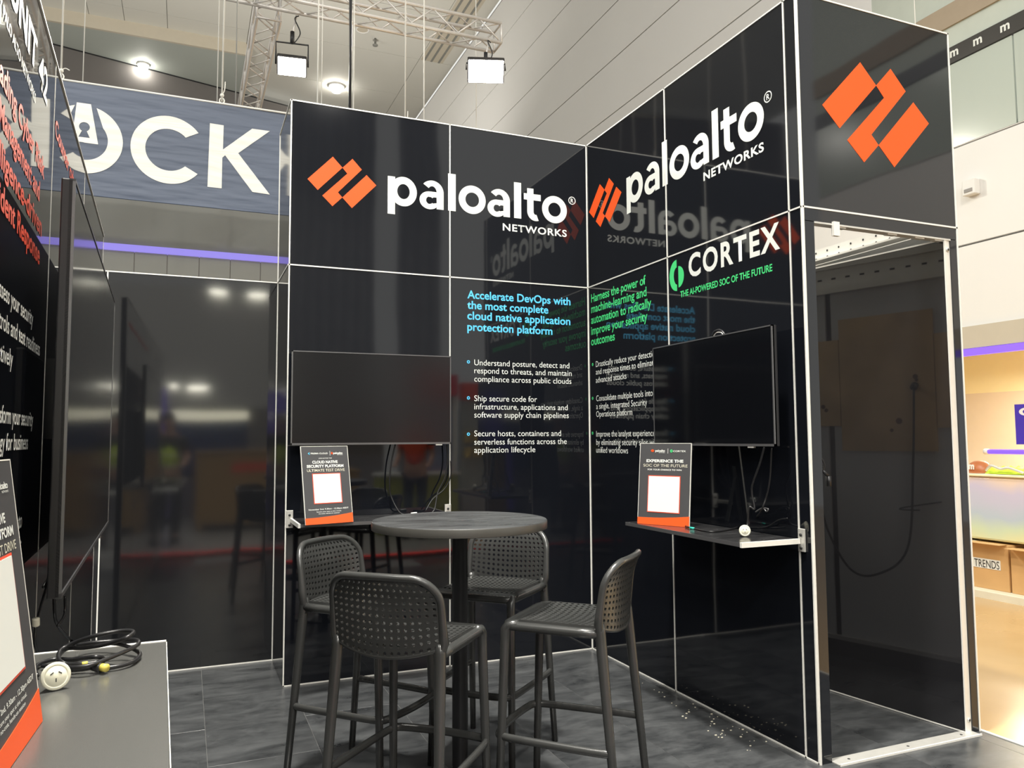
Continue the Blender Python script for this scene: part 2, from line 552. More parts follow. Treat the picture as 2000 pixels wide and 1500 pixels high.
def iridescent():
    m = bpy.data.materials.new('iridescent_film'); m.use_nodes = True
    nt = m.node_tree; b = nt.nodes['Principled BSDF']; L = nt.links.new
    tc = nt.nodes.new('ShaderNodeTexCoord'); sx = nt.nodes.new('ShaderNodeSeparateXYZ'); L(tc.outputs['Object'], sx.inputs[0])
    n = nt.nodes.new('ShaderNodeTexNoise'); n.inputs['Scale'].default_value = 2.2; L(tc.outputs['Object'], n.inputs['Vector'])
    ad = nt.nodes.new('ShaderNodeMath'); ad.operation = 'MULTIPLY_ADD'; ad.inputs[1].default_value = .35
    L(n.outputs['Fac'], ad.inputs[0]); L(sx.outputs['Z'], ad.inputs[2])
    cr = nt.nodes.new('ShaderNodeValToRGB'); e = cr.color_ramp.elements
    e[0].position = .50; e[0].color = (.74, .74, .42, 1); e[1].position = 1.30; e[1].color = (.92, .72, .48, 1)
    for p, c in ((.57, (.62, .72, .50, 1)), (.66, (.50, .58, .66, 1)), (.82, (.62, .57, .72, 1)), (.90, (.86, .68, .56, 1))):
        q = e.new(min(p, 1)); q.color = c
    mr = nt.nodes.new('ShaderNodeMapRange'); mr.inputs['From Max'].default_value = 1.3; L(ad.outputs[0], mr.inputs['Value'])
    L(mr.outputs[0], cr.inputs['Fac']); L(cr.outputs[0], b.inputs['Base Color'])
    b.inputs['Roughness'].default_value = .3; b.inputs['Metallic'].default_value = .1
    return m


IRI = iridescent()
dk = root('wrapped_desk', (4.5, -.6, 0), 0, 'long desk faced in rainbow coloured film beside the tan floor', 'desk')
zt = hax(1895, 925, 0, 4.06).z
bmk = bmesh.new()
for k in range(9):       # gently waved front of the film
    pass
bmk = box_bm((4.06, -2.6, .47), (4.70, .75, zt - .02), .02)
bm_obj('film_front', bmk, IRI, dk)
box('desk_top', (4.04, -2.62, zt - .02), (4.72, .77, zt), LOB, dk, .005)
for y in (-2.5, -.9, .6):
    box('leg', (4.55, y, .055), (4.62, y + .07, .47), WALLW, dk)
HIV = mat('hi_vis_yellow', (.62, .82, .05), .6, var=.1, vscale=20)
HAT = mat('brown_orange_hat_shell', (.42, .13, .04), .35, var=.05)
hh = root('hard_hat', (4.3, .28, zt), 0, 'brown orange hard hat with a white m on the film covered desk', 'hard hat')
pc = hax(1914, 918, 0, 4.25); yc = pc.y
bmh = lathe_bm([(.105, 0), (.104, .03), (.095, .06), (.075, .09), (.045, .108), (0, .114)], (4.25, yc, zt), 24)
bm_obj('shell', bmh, HAT, hh, True)
bmh = lathe_bm([(.105, .002), (.130, .002), (.132, .008), (.105, .014)], (4.25, yc, zt), 24)
bm_obj('brim', bmh, HAT, hh, True)
PH = Plane((4.138, 0, 0), (0, -1, 0), (-1, 0, 0))
lettering(PH, 'm', -yc - .028, -yc + .028, zt + .035, .05, WHITE, hh, bold=.04, zt=zt + .08)
vs_ = root('hi_vis_vest', (4.3, 0, zt), 0, 'crumpled yellow hi vis vest beside the hard hat', 'vest')
bmv = bmesh.new(); N = 14; gv = []
for i in range(N):
    rowv = []
    for j in range(8):
        h = .028 + .035 * abs(math.sin(i * 1.1 + j * .5)) + .015 * math.sin(j * 2.3 + i)
        if i in (0, N - 1) or j in (0, 7): h = .004
        rowv.append(bmv.verts.new((4.12 + .05 * j, yc - .14 - i * .035, zt + max(.004, h))))
    gv.append(rowv)
for i in range(N - 1):
    for j in range(7): bmv.faces.new((gv[i][j], gv[i][j + 1], gv[i + 1][j + 1], gv[i + 1][j]))
bm_obj('fabric', bmv, HIV, vs_, True)
tube('reflective_band', smooth_path([(4.115, yc - .16, zt + .03), (4.1, yc - .22, zt + .075), (4.105, yc - .30, zt + .05), (4.1, yc - .38, zt + .06), (4.11, yc - .5, zt + .02)]), .012, ALU, vs_)
CARTON = mat('brown_cardboard', (.60, .36, .15), .55, var=.1, vscale=6)
PKx = Plane((4.0, 0, 0), (0, -1, 0), (-1, 0, 0))


def carton(x0, x1, y0, y1, z0, z1, label, group, text=None):
    t = root('carton', (x0, y0, z0), 0, label, 'box', group)
    box('body', (x0, y0, z0), (x1, y1, z1), CARTON, t, .004)
    box('flap', (x0 - .09, y0 + .01, z1 + .004), (x0 + .02, y1 - .01, z1 + .008), CARTON, t)
    box('tape', (x0 - .002, (y0 + y1) / 2 - .03, z1 - .06), (x1, (y0 + y1) / 2 + .03, z1 + .002), KERB, t)
    if text:
        P = Plane((x0, 0, 0), (0, -1, 0), (-1, 0, 0))
        a_ = P.px(1896, 1088); b_ = P.px(1952, 1114)
        s1 = P.s_at(1954, a_[1]); sl = P.s_at(1899, a_[1])
        lb = wbox('paper_label', P, sl - .03, s1, b_[1], a_[1] + .005, .001, .003, WHITE, t)
        lettering(P, text, sl + .02, s1 - .01, (b_[1] + a_[1]) / 2 - .032, .065, TVCASE, lb, bold=.0, off=.004)
    return t


yA = hax(1970, 1110, 0, 4.0).y
carton(4.0, 4.5, yA, yA + .75, .055, .45, 'brown carton with a white printed label under the rainbow desk', None, 'TRENDS')
c2 = carton(4.0, 4.5, yA - .62, yA - .02, .055, .43, 'brown carton with an open flap right of the labelled carton', None)

# ceiling, soffit and far walls
ZC = 14.7
ce = root('ceiling', kind='structure')
xs_ = [-20, -16.4, -12.8, -9.2, -5.6, -4.6, -3.35, -.92, 4.75, 6.0]
CEILD = mat('ceiling_joint', (.22, .22, .2), .8, var=.1)
box('joint_backing', (-20, 3, ZC + .03), (6.0, 33, ZC + .2), CEILD, ce)
for a, b in zip(xs_, xs_[1:]):
    ys = [3, 9, 15, 21.2, 22.1, 33] if b <= -.9 else [3, 8, 13, 18.0, 21.0, 24, 27, 33]
    for c, d in zip(ys, ys[1:]):
        box('ceiling_panel', (a + .008, c + .008, ZC), (b - .008, d - .008, ZC + .03), CEILM, ce)
# lower soffit on the left, its beige front edge, and the dark wall beyond
sf = root('ceiling_soffit', kind='structure')
bmf = prism_bm([(-20, 22.15), (-.95, 22.15), (-.95, 27.2), (-20, 21.0 + 1.3)], 14.30, 14.34)
bm_obj('soffit_board', bmf, SOFFM, sf)
box('soffit_edge', (-20, 22.05, 14.28), (-.93, 22.15, ZC), BEIGE, sf)
box('soffit_edge', (-.95, 22.15, 14.28), (-.90, 27.2, ZC), BEIGE, sf)
wf = root('wall_far', kind='structure')
bmf = prism_bm([(-20, 19.9), (-6.826, 23.605), (-1.101, 25.115), (6.0, 27.0), (6.0, 27.4), (-20, 20.4)], 0, 14.24)
bm_obj('dark_wall', bmf, DARKW, wf)
bmf = prism_bm([(-20, 19.95), (-6.826, 23.63), (-1.101, 25.14), (6.0, 27.05), (6.0, 27.3), (-20, 20.35)], 14.24, 14.30)
bm_obj('shadow_gap', bmf, TVCASE, wf)
# the right part of the ceiling falls to the wall head
for k, (u, v, r) in enumerate([(708, 57, .22)]):
    p = hax(u, v, 2, ZC)
    t = root('ceiling_speaker', tuple(p), 0, 'round white speaker grille in the hall ceiling right of the black pole', 'speaker')
    bm_obj('rim', lathe_bm([(r, 0), (r, -.03), (r * .85, -.04), (r * .8, -.02)], p, 24), WALLW, t, True)
    bm_obj('grille', lathe_bm([(r * .8, -.02), (0, -.03)], p, 24), BEIGE, t, True)
LAMPON = mat('lamp_glow', (1, .97, .88), .4, emit=60.0, ecol=(1, .96, .86))
LAMPON2 = mat('flood_glow', (1, .97, .86), .4, emit=38.0, ecol=(1, .96, .80))
for k, (u, v, r, lb) in enumerate([(657, 170, .24, 'round ceiling downlight glowing just left of the black pole'), (280, 128, .16, 'small glowing downlight at the edge of the dark wall on the left')]):
    p = hax(u, v, 2, ZC - (.05 if k == 0 else .45))
    t = root('downlight', tuple(p), 0, lb, 'lamp')
    bm_obj('trim_ring', lathe_bm([(r * 1.25, .05), (r * 1.25, 0), (r, -.01), (r, .03)], p, 24), WALLW, t, True)
    bm_obj('lens', lathe_bm([(r, 0), (r * .95, -.10), (r * .6, -.20), (0, -.26)], p, 24), LAMPON, t, True)
# sprinkler
p = hax(733, 75, 2, ZC)
t = root('sprinkler', tuple(p), 0, 'small dark sprinkler head hanging from the hall ceiling', 'sprinkler')
tube('stem', [p, p + Vector((0, 0, -.22))], .035, CEILD, t)
bm_obj('rose', lathe_bm([(.09, -.22), (.09, -.25), (0, -.26)], p, 12), CEILD, t, True)
# air slots near the wall head
vt = root('ceiling_vent', kind='structure')
for k, x in enumerate((4.9, 5.15, 5.42)):
    box('slot', (x, 16.0, ZC - .012), (x + .07, 21.0, ZC - .002), CEILD, vt)
box('vent_tray', (4.8, 16, ZC - .002), (5.6, 21.0, ZC), BEIGE, vt)

# neighbour's grey fabric wall with the violet light line, behind the low wall
GREYF = mat('grey_fabric_wall', (.225, .225, .205), .75, var=.06, vscale=1.5, bump=.6, bscale=1.4, bdist=.05, stretch=(1, 1, .4))
GREYP = mat('grey_lower_panels', (.37, .37, .34), .65, var=.03)
VIOLET = mat('violet_light_line', (.12, .10, .30), .4, emit=.75, ecol=(.36, .30, .95))
gw = root('wall_neighbour', kind='structure')
bmg = bmesh.new(); nx, nz = 60, 12; G = []
for i in range(nx + 1):
    col_ = []
    for j in range(nz + 1):
        x = -7 + 8.0 * i / nx; z = 3.37 + 1.1 * j / nz
        d = .012 * math.sin(x * 3.1 + z * 2) + .009 * math.sin(x * 7.3 - z * 6)
        if x > -2.4 and x < -1.3: d += .02 * math.sin((x + z) * 22) * max(0, 1 - abs(z - 3.5) / .45)
        col_.append(bmg.verts.new((x, 4.0 + d, z)))
    G.append(col_)
for i in range(nx):
    for j in range(nz): bmg.faces.new((G[i][j], G[i + 1][j], G[i + 1][j + 1], G[i][j + 1]))
bm_obj('fabric_skin', bmg, GREYF, gw, True)
box('light_line', (-7, 3.97, 3.302), (1, 4.03, 3.368), VIOLET, gw)
for k in range(26):
    x = -7 + k * .305
    box('lower_board', (x + .004, 3.99, 0), (x + .301, 4.02, 3.30), GREYP, gw)

# ------------------------------------------------------------------ hanging banner
NAVY = mat('navy_banner_fabric', (.098, .122, .178), .55, var=.10, vscale=2, bump=.8, bscale=7, bdist=.012, stretch=(.45, 1, 2.6))
CREAM = mat('cream_banner_print', (.84, .83, .77), .55, var=.02, bump=.3, bscale=7, bdist=.006, stretch=(.5, 1, 1.6))
PBn = Plane((0, 2.6, 0), (1, 0, 0), (0, -1, 0))
bn = root('hanging_banner', (-2.5, 2.6, 3.45), 0, 'long navy fabric banner with white letters hanging behind the stand', 'banner')


def bwave(x, z):
    return .0012 * math.sin(z * 46 + 2.4 * math.sin(x * 3.3)) + .0008 * math.sin(z * 83 + x * 7 + math.sin(x * 11)) + .006 * math.sin(x * 2.7)


bmb = bmesh.new(); nx, nz = 150, 60; G = []
for i in range(nx + 1):
    c_ = []
    for j in range(nz + 1):
        x = -4.9 + 5.6 * i / nx; z = 3.445 + .95 * j / nz
        c_.append(bmb.verts.new((x, 2.6 + bwave(x, z), z)))
    G.append(c_)
for i in range(nx):
    for j in range(nz): bmb.faces.new((G[i][j], G[i + 1][j], G[i + 1][j + 1], G[i][j + 1]))
bm_obj('fabric', bmb, NAVY, bn, True)
tube('top_hem_rod', [(-4.9, 2.6, 4.40), (.7, 2.6, 4.40)], .010, TRIM, bn)
tube('bottom_hem', [(-4.9, 2.6, 3.444), (.7, 2.6, 3.444)], .007, NAVY, bn)


def banner_poly(name, poly, holes=None):
    """letter print that follows the fabric's waves: triangulated fine grid clipped by the shape"""
    bm = bmesh.new()
    vs = [bm.verts.new((x, 0, z)) for x, z in poly]
    f = bm.faces.new(vs)
    zmin = min(p[1] for p in poly); zmax = max(p[1] for p in poly)
    n = int((zmax - zmin) / .02)
    for k in range(1, n):
        z = zmin + (zmax - zmin) * k / n
        bmesh.ops.bisect_plane(bm, geom=bm.verts[:] + bm.edges[:] + bm.faces[:], plane_co=(0, 0, z), plane_no=(0, 0, 1))
    bmesh.ops.triangulate(bm, faces=bm.faces)
    for v in bm.verts: v.co.y = 2.6 + bwave(v.co.x, v.co.z) - .004
    return bm_obj(name, bm, CREAM, bn)


def arc(cx, cz, r, a0, a1, n=28, kx=1.0):
    return [(cx + kx * r * math.cos(math.radians(a0 + (a1 - a0) * k / n)), cz + r * math.sin(math.radians(a0 + (a1 - a0) * k / n))) for k in range(n + 1)]


def ptp(u, v): return PBn.px(u, v)


# O with a padlock cut into its upper left
cO = ((-3.575 + -3.063) / 2 + .0, 3.915); rO = .30; rI = .19
cxO = -3.355
banner_poly('letter', arc(cxO, 3.915, .292, 73, -148, 40) + arc(cxO, 3.915, .178, -138, 38, 36))
banner_poly('letter', arc(cxO, 3.915, .292, 158, 105, 12) + arc(cxO, 3.915, .178, 141, 158, 4))
kc = (-3.370, 4.000)
# padlock body: tall trapezium with a keyhole
tp = [(-3.418, 4.222), (-3.312, 4.222), (-3.249, 3.882), (-3.446, 3.889)]
tl = [tp[3], tp[0]]
ka = arc(kc[0] + .012, 4.015, .040, -65, -115 - 360 + 360, 2)
# left half and right half around the keyhole
kx0 = kc[0] + .015
keyL = arc(kx0, 4.02, .040, 90, 245, 12)
banner_poly('padlock_print', [(kx0, 4.222), (tp[0][0], 4.222), tp[3], (kx0, 3.886), (kx0, 3.93), (kx0 - .042, 3.93), (kx0 - .018, 3.985)] + keyL[::-1])
keyR = arc(kx0, 4.02, .040, 90, -65, 12)
banner_poly('padlock_print', [(kx0, 4.222), (tp[1][0], 4.222), tp[2], (kx0, 3.884), (kx0, 3.93), (kx0 + .042, 3.93), (kx0 + .018, 3.985)] + keyR[::-1])
# C
banner_poly('letter', arc(-2.705, 3.913, .30, 38, 322, 48) + arc(-2.705, 3.913, .185, 316, 44, 42))
# K
banner_poly('letter', [(-2.377, 4.203), (-2.262, 4.202), (-2.264, 3.98), (-2.02, 4.209), (-1.866, 4.21), (-2.135, 3.965), (-1.857, 3.619), (-2.008, 3.625), (-2.245, 3.93), (-2.268, 3.905), (-2.268, 3.626), (-2.386, 3.625)])
# further letter, hidden behind the stand wall
banner_poly('letter', [(-1.77, 4.205), (-1.36, 4.205), (-1.36, 4.10), (-1.65, 4.10), (-1.65, 3.97), (-1.41, 3.97), (-1.41, 3.87), (-1.65, 3.87), (-1.65, 3.73), (-1.35, 3.73), (-1.35, 3.62), (-1.77, 3.62)])
# ropes of the banner and other hanging lines
ROPE = mat('white_rope', (.74, .73, .68), .6, var=.05)
DROPE = mat('grey_wire', (.40, .40, .38), .5, metal=.3, var=.1)
for k, (x, dx) in enumerate(((-3.54, -.02), (-2.282, .02), (-.6, 0))):
    t = root('banner_rope', (x, 2.6, 4.4), 0, ['white rope knotted to the banner top above the padlock letter', 'white rope knotted to the banner top above the letter K', 'white rope on the hidden end of the banner'][k], 'rope', None)
    tube('rope', [(x, 2.6, 4.42), (x + dx, 2.6, 9.5)], .0075, ROPE, t)
    lp = [(x + .02 * math.sin(a), 2.6, 4.425 + .025 * math.cos(a)) for a in [2 * PI * i / 10 for i in range(10)]]
    tube('knot', lp, .006, ROPE, t, closed=True, sides=6)
    bmk = bmesh.new(); bmesh.ops.create_uvsphere(bmk, u_segments=10, v_segments=8, radius=.018, matrix=Matrix.Translation((x, 2.6, 4.475)))
    bm_obj('knot', bmk, ROPE, t, True)
    tube('loose_end', smooth_path([(x, 2.6, 4.48), (x + .03, 2.6, 4.50), (x + .06, 2.59, 4.485)] if k == 0 else [(x, 2.6, 4.48), (x + .02, 2.59, 4.52), (x + .025, 2.59, 4.60)]), .004, ROPE, t)
wires = [(162, 150, 'thin wire hanging above the padlock letter', .006), (424, 195, 'thin wire left of the K rope', .006),
         (460, 200, 'grey chain wire right of the K rope', .008), (620, 190, 'pale suspension line over the left end of the stand', .009),
         (628, 190, 'thinner line right beside the pale suspension line', .005), (828, 215, 'pale suspension line left of the flood light', .008),
         (930, 235, 'suspension line hanging below the right flood light', .009)]
for (u, v, lb, r) in wires:
    yw = 6.2 if u == 930 else 3.1
    q_ = hax(u, v, 1, yw); x, z = q_.x, q_.z
    zb_ = z - .12 if u < 560 else 2.9
    t = root('suspension_wire', (x, yw, z), 0, lb, 'wire', None)
    tube('wire', [(x, yw, zb_), (x, yw, 11.5)], r * .8, DROPE if r > .0075 and u == 460 else ROPE, t, sides=6)
    tube('crimp', [(x, yw, zb_ - .02), (x, yw, zb_ + .05)], r * 1.6, ALU, t, sides=6)
p = hax(684, 190, 1, 3.1)
t = root('cable_pole', (p[0], 3.1, 3.2), 0, 'dark drop pole with a white line beside it, above the stand', 'pole')
tube('pole', [(p[0], 3.1, 2.6), (p[0], 3.1, 11.5)], .013, TVCASE, t)
tube('cable', smooth_path([(p[0] - .012, 3.08, 2.6 + k * .9 + 0) if k % 2 else (p[0] - .022, 3.08, 2.6 + k * .9) for k in range(10)], 4), .006, CABLE, t, sides=6)
tube('white_line', [(p[0] + .032, 3.1, 2.6), (p[0] + .032, 3.1, 11.5)], .007, ROPE, t, sides=6)
p = hax(1787, 30, 1, 1.5)
t = root('suspension_wire', tuple(p), 0, 'pale line hanging above the right corner of the stand', 'wire')
tube('wire', [(p.x, 1.5, 2.5), (p.x, 1.5, 11)], .006, ROPE, t, sides=6)
tube('crimp', [(p.x, 1.5, 2.48), (p.x, 1.5, 2.56)], .012, ALU, t, sides=6)

# ------------------------------------------------------------------ trusses and flood lights
TR = mat('truss_aluminium', (.74, .71, .68), .4, metal=.35, var=.08, vscale=10)


def truss(name, A, B, w, label, up=Vector((0, 0, 1)), bays=8):
    A = Vector(A); B = Vector(B); d = (B - A).normalized(); side = d.cross(up).normalized(); u2 = side.cross(d).normalized()
    t = root(name, tuple(A), 0, label, 'truss')
    C4 = [(-w / 2, -w / 2), (w / 2, -w / 2), (w / 2, w / 2), (-w / 2, w / 2)]
    off = [side * a + u2 * b for a, b in C4]
    for o in off: tube('chord', [A + o, B + o], .025, TR, t, sides=10)
    L = (B - A).length
    for k in range(bays):
        p = A + d * (L * k / bays); q = A + d * (L * (k + 1) / bays); mid = (p + q) / 2
        for i in range(4):
            a, b = off[i], off[(i + 1) % 4]
            tube('brace', [p + a, mid + b], .011, TR, t, sides=6)
            tube('brace', [mid + b, q + a], .011, TR, t, sides=6)
    for E in (A, B):
        for i in range(4): tube('end_bar', [E + off[i], E + off[(i + 1) % 4]], .016, TR, t, sides=6)
    return t


YT = 5.5
pR = hax(972, 74, 1, YT); pL = hax(520, -18, 1, YT)
zt_ = pR.z
truss('lighting_truss', (-3.2, YT, zt_), (pR.x, YT, zt_), .29, 'silver lighting truss running across, carrying the flood lights', bays=7)
# second truss runs away from the camera at the same height
xA = (hax(500, 0, 2, zt_ - .1).x + hax(560, 0, 2, zt_ - .1).x) / 2
truss('lighting_truss', (xA, YT + .40, zt_ - .02), (xA - .03, 15.0, zt_ - .02), .30, 'lilac grey truss running away above the banner', bays=12)
truss('lighting_truss', (xA, 1.2, zt_ - .02), (xA, YT - .40, zt_ - .02), .30, 'short truss section on the near side of the cross truss', bays=5)


def flood(name, u, v, y, label, w=.44, h=.30, power=120, tilt=-.65, yawz=0.0, arm=.5):
    p = hax(u, v, 1, y)
    t = root(name, tuple(p), 0, label, 'lamp')
    d = Vector((-.25 + yawz, -.75, tilt)).normalized()
    rt = Vector((d.y, -d.x, 0)).normalized() * -1; up = rt.cross(d).normalized()
    if up.z < 0: up = -up
    m4 = Matrix.Identity(4)
    for i in range(3):
        m4[i][0] = rt[i]; m4[i][1] = up[i]; m4[i][2] = d[i]; m4[i][3] = p[i]
    PL = []
    bmx = box_bm((-w / 2, -h / 2, -.10), (w / 2, h / 2, -.012), .015, mw=m4); bm_obj('housing', bmx, TVCASE, t)
    bmx = box_bm((-w / 2 + .015, -h / 2 + .015, -.012), (w / 2 - .015, h / 2 - .015, .004), .004, mw=m4); bm_obj('lens', bmx, LAMPON2, t)
    for k in range(6):
        x = -w / 2 + .05 + k * (w - .1) / 5
        bmx = box_bm((x - .004, -h / 2 + .02, -.13), (x + .004, h / 2 - .02, -.10), mw=m4); bm_obj('cooling_fin', bmx, TVCASE, t)
    c = p - d * .06
    a1 = c + rt * (w / 2 + .015); a2 = c - rt * (w / 2 + .015)
    top = Vector((0, 0, arm * .6))
    tube('yoke', [a1, a1 + top, a2 + top, a2], .012, TVCASE, t, sides=6)
    mid = (a1 + a2) / 2 + top
    tube('clamp', [mid, mid + Vector((0, 0, .16))], .028, TVCASE, t)
    tube('drop_bar', [mid + Vector((0, 0, .1)), Vector((mid.x + .05, mid.y + .02, zt_ - .178))], .012, TR, t, sides=6)
    tube('power_lead', smooth_path([mid + Vector((.02, 0, 0)), mid + Vector((.10, 0, .16)), mid + Vector((.03, 0, .34)), Vector((mid.x + .08, mid.y, zt_ - .185))]), .008, CABLE, t, sides=6)
    l = bpy.data.lights.new('flood_beam', 'AREA'); l.energy = power; l.color = (1, .95, .82); l.shape = 'RECTANGLE'; l.size = w; l.size_y = h
    lo = bpy.data.objects.new('flood_beam', l); COL.objects.link(lo); lo.location = p + d * .03
    lo.rotation_euler = d.to_track_quat('-Z', 'Y').to_euler()
    return t


flood('flood_light', 570, 131, 5.6, 'white flood light on a long drop bar, left of the black pole', .38, .26, 200, -.75, .15, .5)
flood('flood_light', 949, 140, 5.3, 'bright flood light clamped under the right end of the truss', .52, .34, 260, -.8, .0, .16)

# ================================================================== STAND FLOOR
fs = root('stand_floor', kind='structure')
box('underlay', (-7.0, -4.75, -.012), (.985, .60, -.0012), mat('pale_tile_joint', (.15, .15, .145), .7, var=.2), fs)
tile_me = None
tw, tl = .47, .94
bmt = box_bm((0, 0, -.004), (tw - .0016, tl - .0016, 0), .0005, 1)
tile_me = bpy.data.meshes.new('floor_tile'); bmt.to_mesh(tile_me); bmt.free(); tile_me.materials.append(TILE)
cols = []
x = -.985 - tw * 12
k = 0
while x < .98:
    off_ = -.52 + (.47 if k % 2 else 0)
    y = off_ - 4 * tl
    while y < .6:
        xx, yy = x, y
        sx = min(1, (.983 - x) / tw); sy = min(1, (.597 - y) / tl)
        if sx > .02 and sy > .02:
            o = bpy.data.objects.new('floor_tile', tile_me); COL.objects.link(o); o.parent = fs
            o.location = (xx, yy, 0); o.scale = (sx, sy, 1)
        y += tl
    x += tw; k += 1
box('edge_trim', (.983, -4.75, -.03), (.998, .6, .004), TRIM, fs)

# ================================================================== STAND WALLS
HM, HT = 2.415, 3.410


def trim(P, s0, s1, z0, z1, parent, t=.0075):
    """thin pale line along a joint (vertical if s0==s1)"""
    if P is PE and abs(s0 - s1) < 1e-6: return wbox('trim_strip', P, s0 - t / 2, s0 + t / 2, z0, z1, -.004, .0008, TRIM, parent)
    if abs(s0 - s1) < 1e-6: return wbox('trim_strip', P, s0 - t / 2, s0 + t / 2, z0, z1, -.004, .0035, TRIM, parent)
    return wbox('trim_strip', P, s0, s1, z0 - t / 2, z0 + t / 2, -.004, .0035, TRIM, parent)


def panel(P, s0, s1, z0, z1, parent, m=BLACK, th=.018, name='wall_panel'):
    return wbox(name, P, s0 + .003, s1 - .003, z0 + .003, z1 - .003, -th, 0, m, parent)


# ---- back wall
wA = root('wall_back', kind='structure')
A1, A2 = -.99, -1.98
pan = {}
for s0, s1 in ((A2, A1), (A1, 0)):
    for z0, z1 in ((0, HM), (HM, HT)):
        pan[(s0, z0)] = panel(PA, s0, s1, z0, z1, wA)
        wbox('backing_board', PA, s0 + .02, s1 - .02, z0 + .02, z1 - .02, -.034, -.019, BACKING, wA)
for s in (A2 + .004, A1): trim(PA, s, s, 0, HT, wA)
trim(PA, -.004, -.004, 0, HT, wA, .006)
trim(PA, A2, 0, HM, HM, wA); trim(PA, A2, 0, HT - .003, HT, wA); trim(PA, A2, 0, .004, .01, wA, .007)
# return at the left end of the back wall
PR = Plane((A2, 0, 0), (0, -1, 0), (-1, 0, 0))
for z0, z1 in ((0, HM), (HM, HT)):
    panel(PR, -.58, 0, z0, z1, wA, BLACK_D)
trim(PR, -.572, -.572, 0, HT, wA); trim(PR, -.58, 0, HM, HM, wA); trim(PR, -.58, 0, HT - .003, HT, wA)
box('corner_post', (A2 + .001, .002, 0), (A2 + .03, .03, HT - .002), ALU, wA)

# ---- recessed low wall
wD = root('wall_recess', kind='structure')
for s0, s1 in ((-4.0, -2.97), (-2.97, -1.98)):
    panel(PD, s0, s1, 0, HM, wD, BLACK_D)
    wbox('backing_board', PD, s0 + .02, s1 - .02, .02, HM - .02, -.034, -.019, BACKING, wD)
trim(PD, -2.97, -2.97, 0, HM, wD); trim(PD, -4, -1.98, HM, HM, wD, .007); trim(PD, -4, -1.98, .004, .01, wD, .007); 

# ---- right wall of the stand
B1, B2, B3 = .955, 1.93, 2.01
wB = root('wall_side', kind='structure')
for s0, s1 in ((0, B1), (B1, B2), (B2, B3)):
    for z0, z1 in ((0, HM), (HM, HT)):
        pan[('B', s0, z0)] = panel(PB, s0, s1, z0, z1, wB, name='wall_panel' if s1 < B3 else 'corner_panel')
        if s1 < B3:
            wbox('backing_board', PB, s0 + .02, s1 - .02, z0 + .02, z1 - .02, -.034, -.019, BACKING, wB)
trim(PB, .004, .004, 0, HT, wB, .006)
for s in (B1, B2): trim(PB, s, s, 0, HT, wB, .008)
trim(PB, B3 - .004, B3 - .004, 0, HT, wB, .007)
trim(PB, 0, B3, HM, HM, wB); trim(PB, 0, B3, HT - .003, HT, wB, .007); trim(PB, 0, B3, .004, .01, wB, .007)
PBk = Plane((.036, 0, 0), (0, 1, 0), (1, 0, 0))
wbox('perforated_beam', PBk, -1.93, 0, 2.33, 2.37, 0, .030, TRIM, wB); wbox('perforated_beam', PBk, -1.93, 0, 2.37, 2.49, 0, .012, TRIM, wB); wbox('perforated_beam', PBk, -1.93, 0, 2.49, 2.53, 0, .030, TRIM, wB)
for k in range(20):
    flat_poly('beam_hole', PBk, [[(-1.88 + k * .095, 2.42), (-1.85 + k * .095, 2.42), (-1.85 + k * .095, 2.432), (-1.88 + k * .095, 2.432)]], DARKSLOT, wB, off=.0135)
wbox('base_rail', PBk, -1.93, 0, .0, .10, 0, .03, DARKSLOT, wB); wbox('base_rail', PBk, -1.93, 0, .10, .125, 0, .03, ALU, wB)
# plywood that backs the screen mount, seen mirrored in the open door
PLY = mat('knotty_plywood', (.62, .44, .24), .6, var=.35, vscale=4)
KNOT = mat('plywood_knot', (.14, .06, .03), .7, var=.2)
PBb = Plane((.036, 0, 0), (0, 1, 0), (1, 0, 0))
for (a, b, z0, z1) in ((-1.61, -1.03, 1.30, 2.15), (-1.85, -1.615, 1.44, 2.0), (-1.025, -.62, 1.46, 2.02)):
    pl_ = wbox('plywood_sheet', PBb, a, b, z0, z1, 0, .012, PLY, wB)
    for q in range(4):
        cs = random.uniform(a + .08, b - .08); cz = random.uniform(z0 + .08, z1 - .08)
        flat_poly('knot', PBb, [arc(cs, cz, random.uniform(.01, .025), 0, 330, 9)], KNOT, pl_, off=.0135)

# ---- front of the store room
wC = root('wall_front', kind='structure')
JL, JR, ZH, CW = .066, .930, 2.352, .981
panel(PC, 0, CW, HM, HT, wC)
panel(PC, 0, CW, ZH, HM, wC, name='header_panel', th=.04)
wbox('jamb_panel', PC, .003, JL, 0, ZH, -.04, 0, BLACK, wC)
wbox('jamb_panel', PC, JR, CW - .003, 0, ZH, -.04, 0, BLACK, wC)
trim(PC, .004, .004, 0, HT, wC, .007); trim(PC, CW - .004, CW - .004, 0, HT, wC, .008)
trim(PC, 0, CW, HM, HM, wC, .008); trim(PC, 0, CW, HT - .003, HT, wC, .007)
wbox('header_edge', PC, JL, JR, ZH - .006, ZH + .002, -.04, .002, ALU, wC)
wbox('header_clip', PC, .17, .205, ZH - .055, ZH + .01, -.004, .012, TRIM, wC)
for s in (.20, .52, .70, .83): wbox('header_bracket', PC, s, s + .06, ZH - .012, ZH - .004, -.03, -.005, ALU, wC)
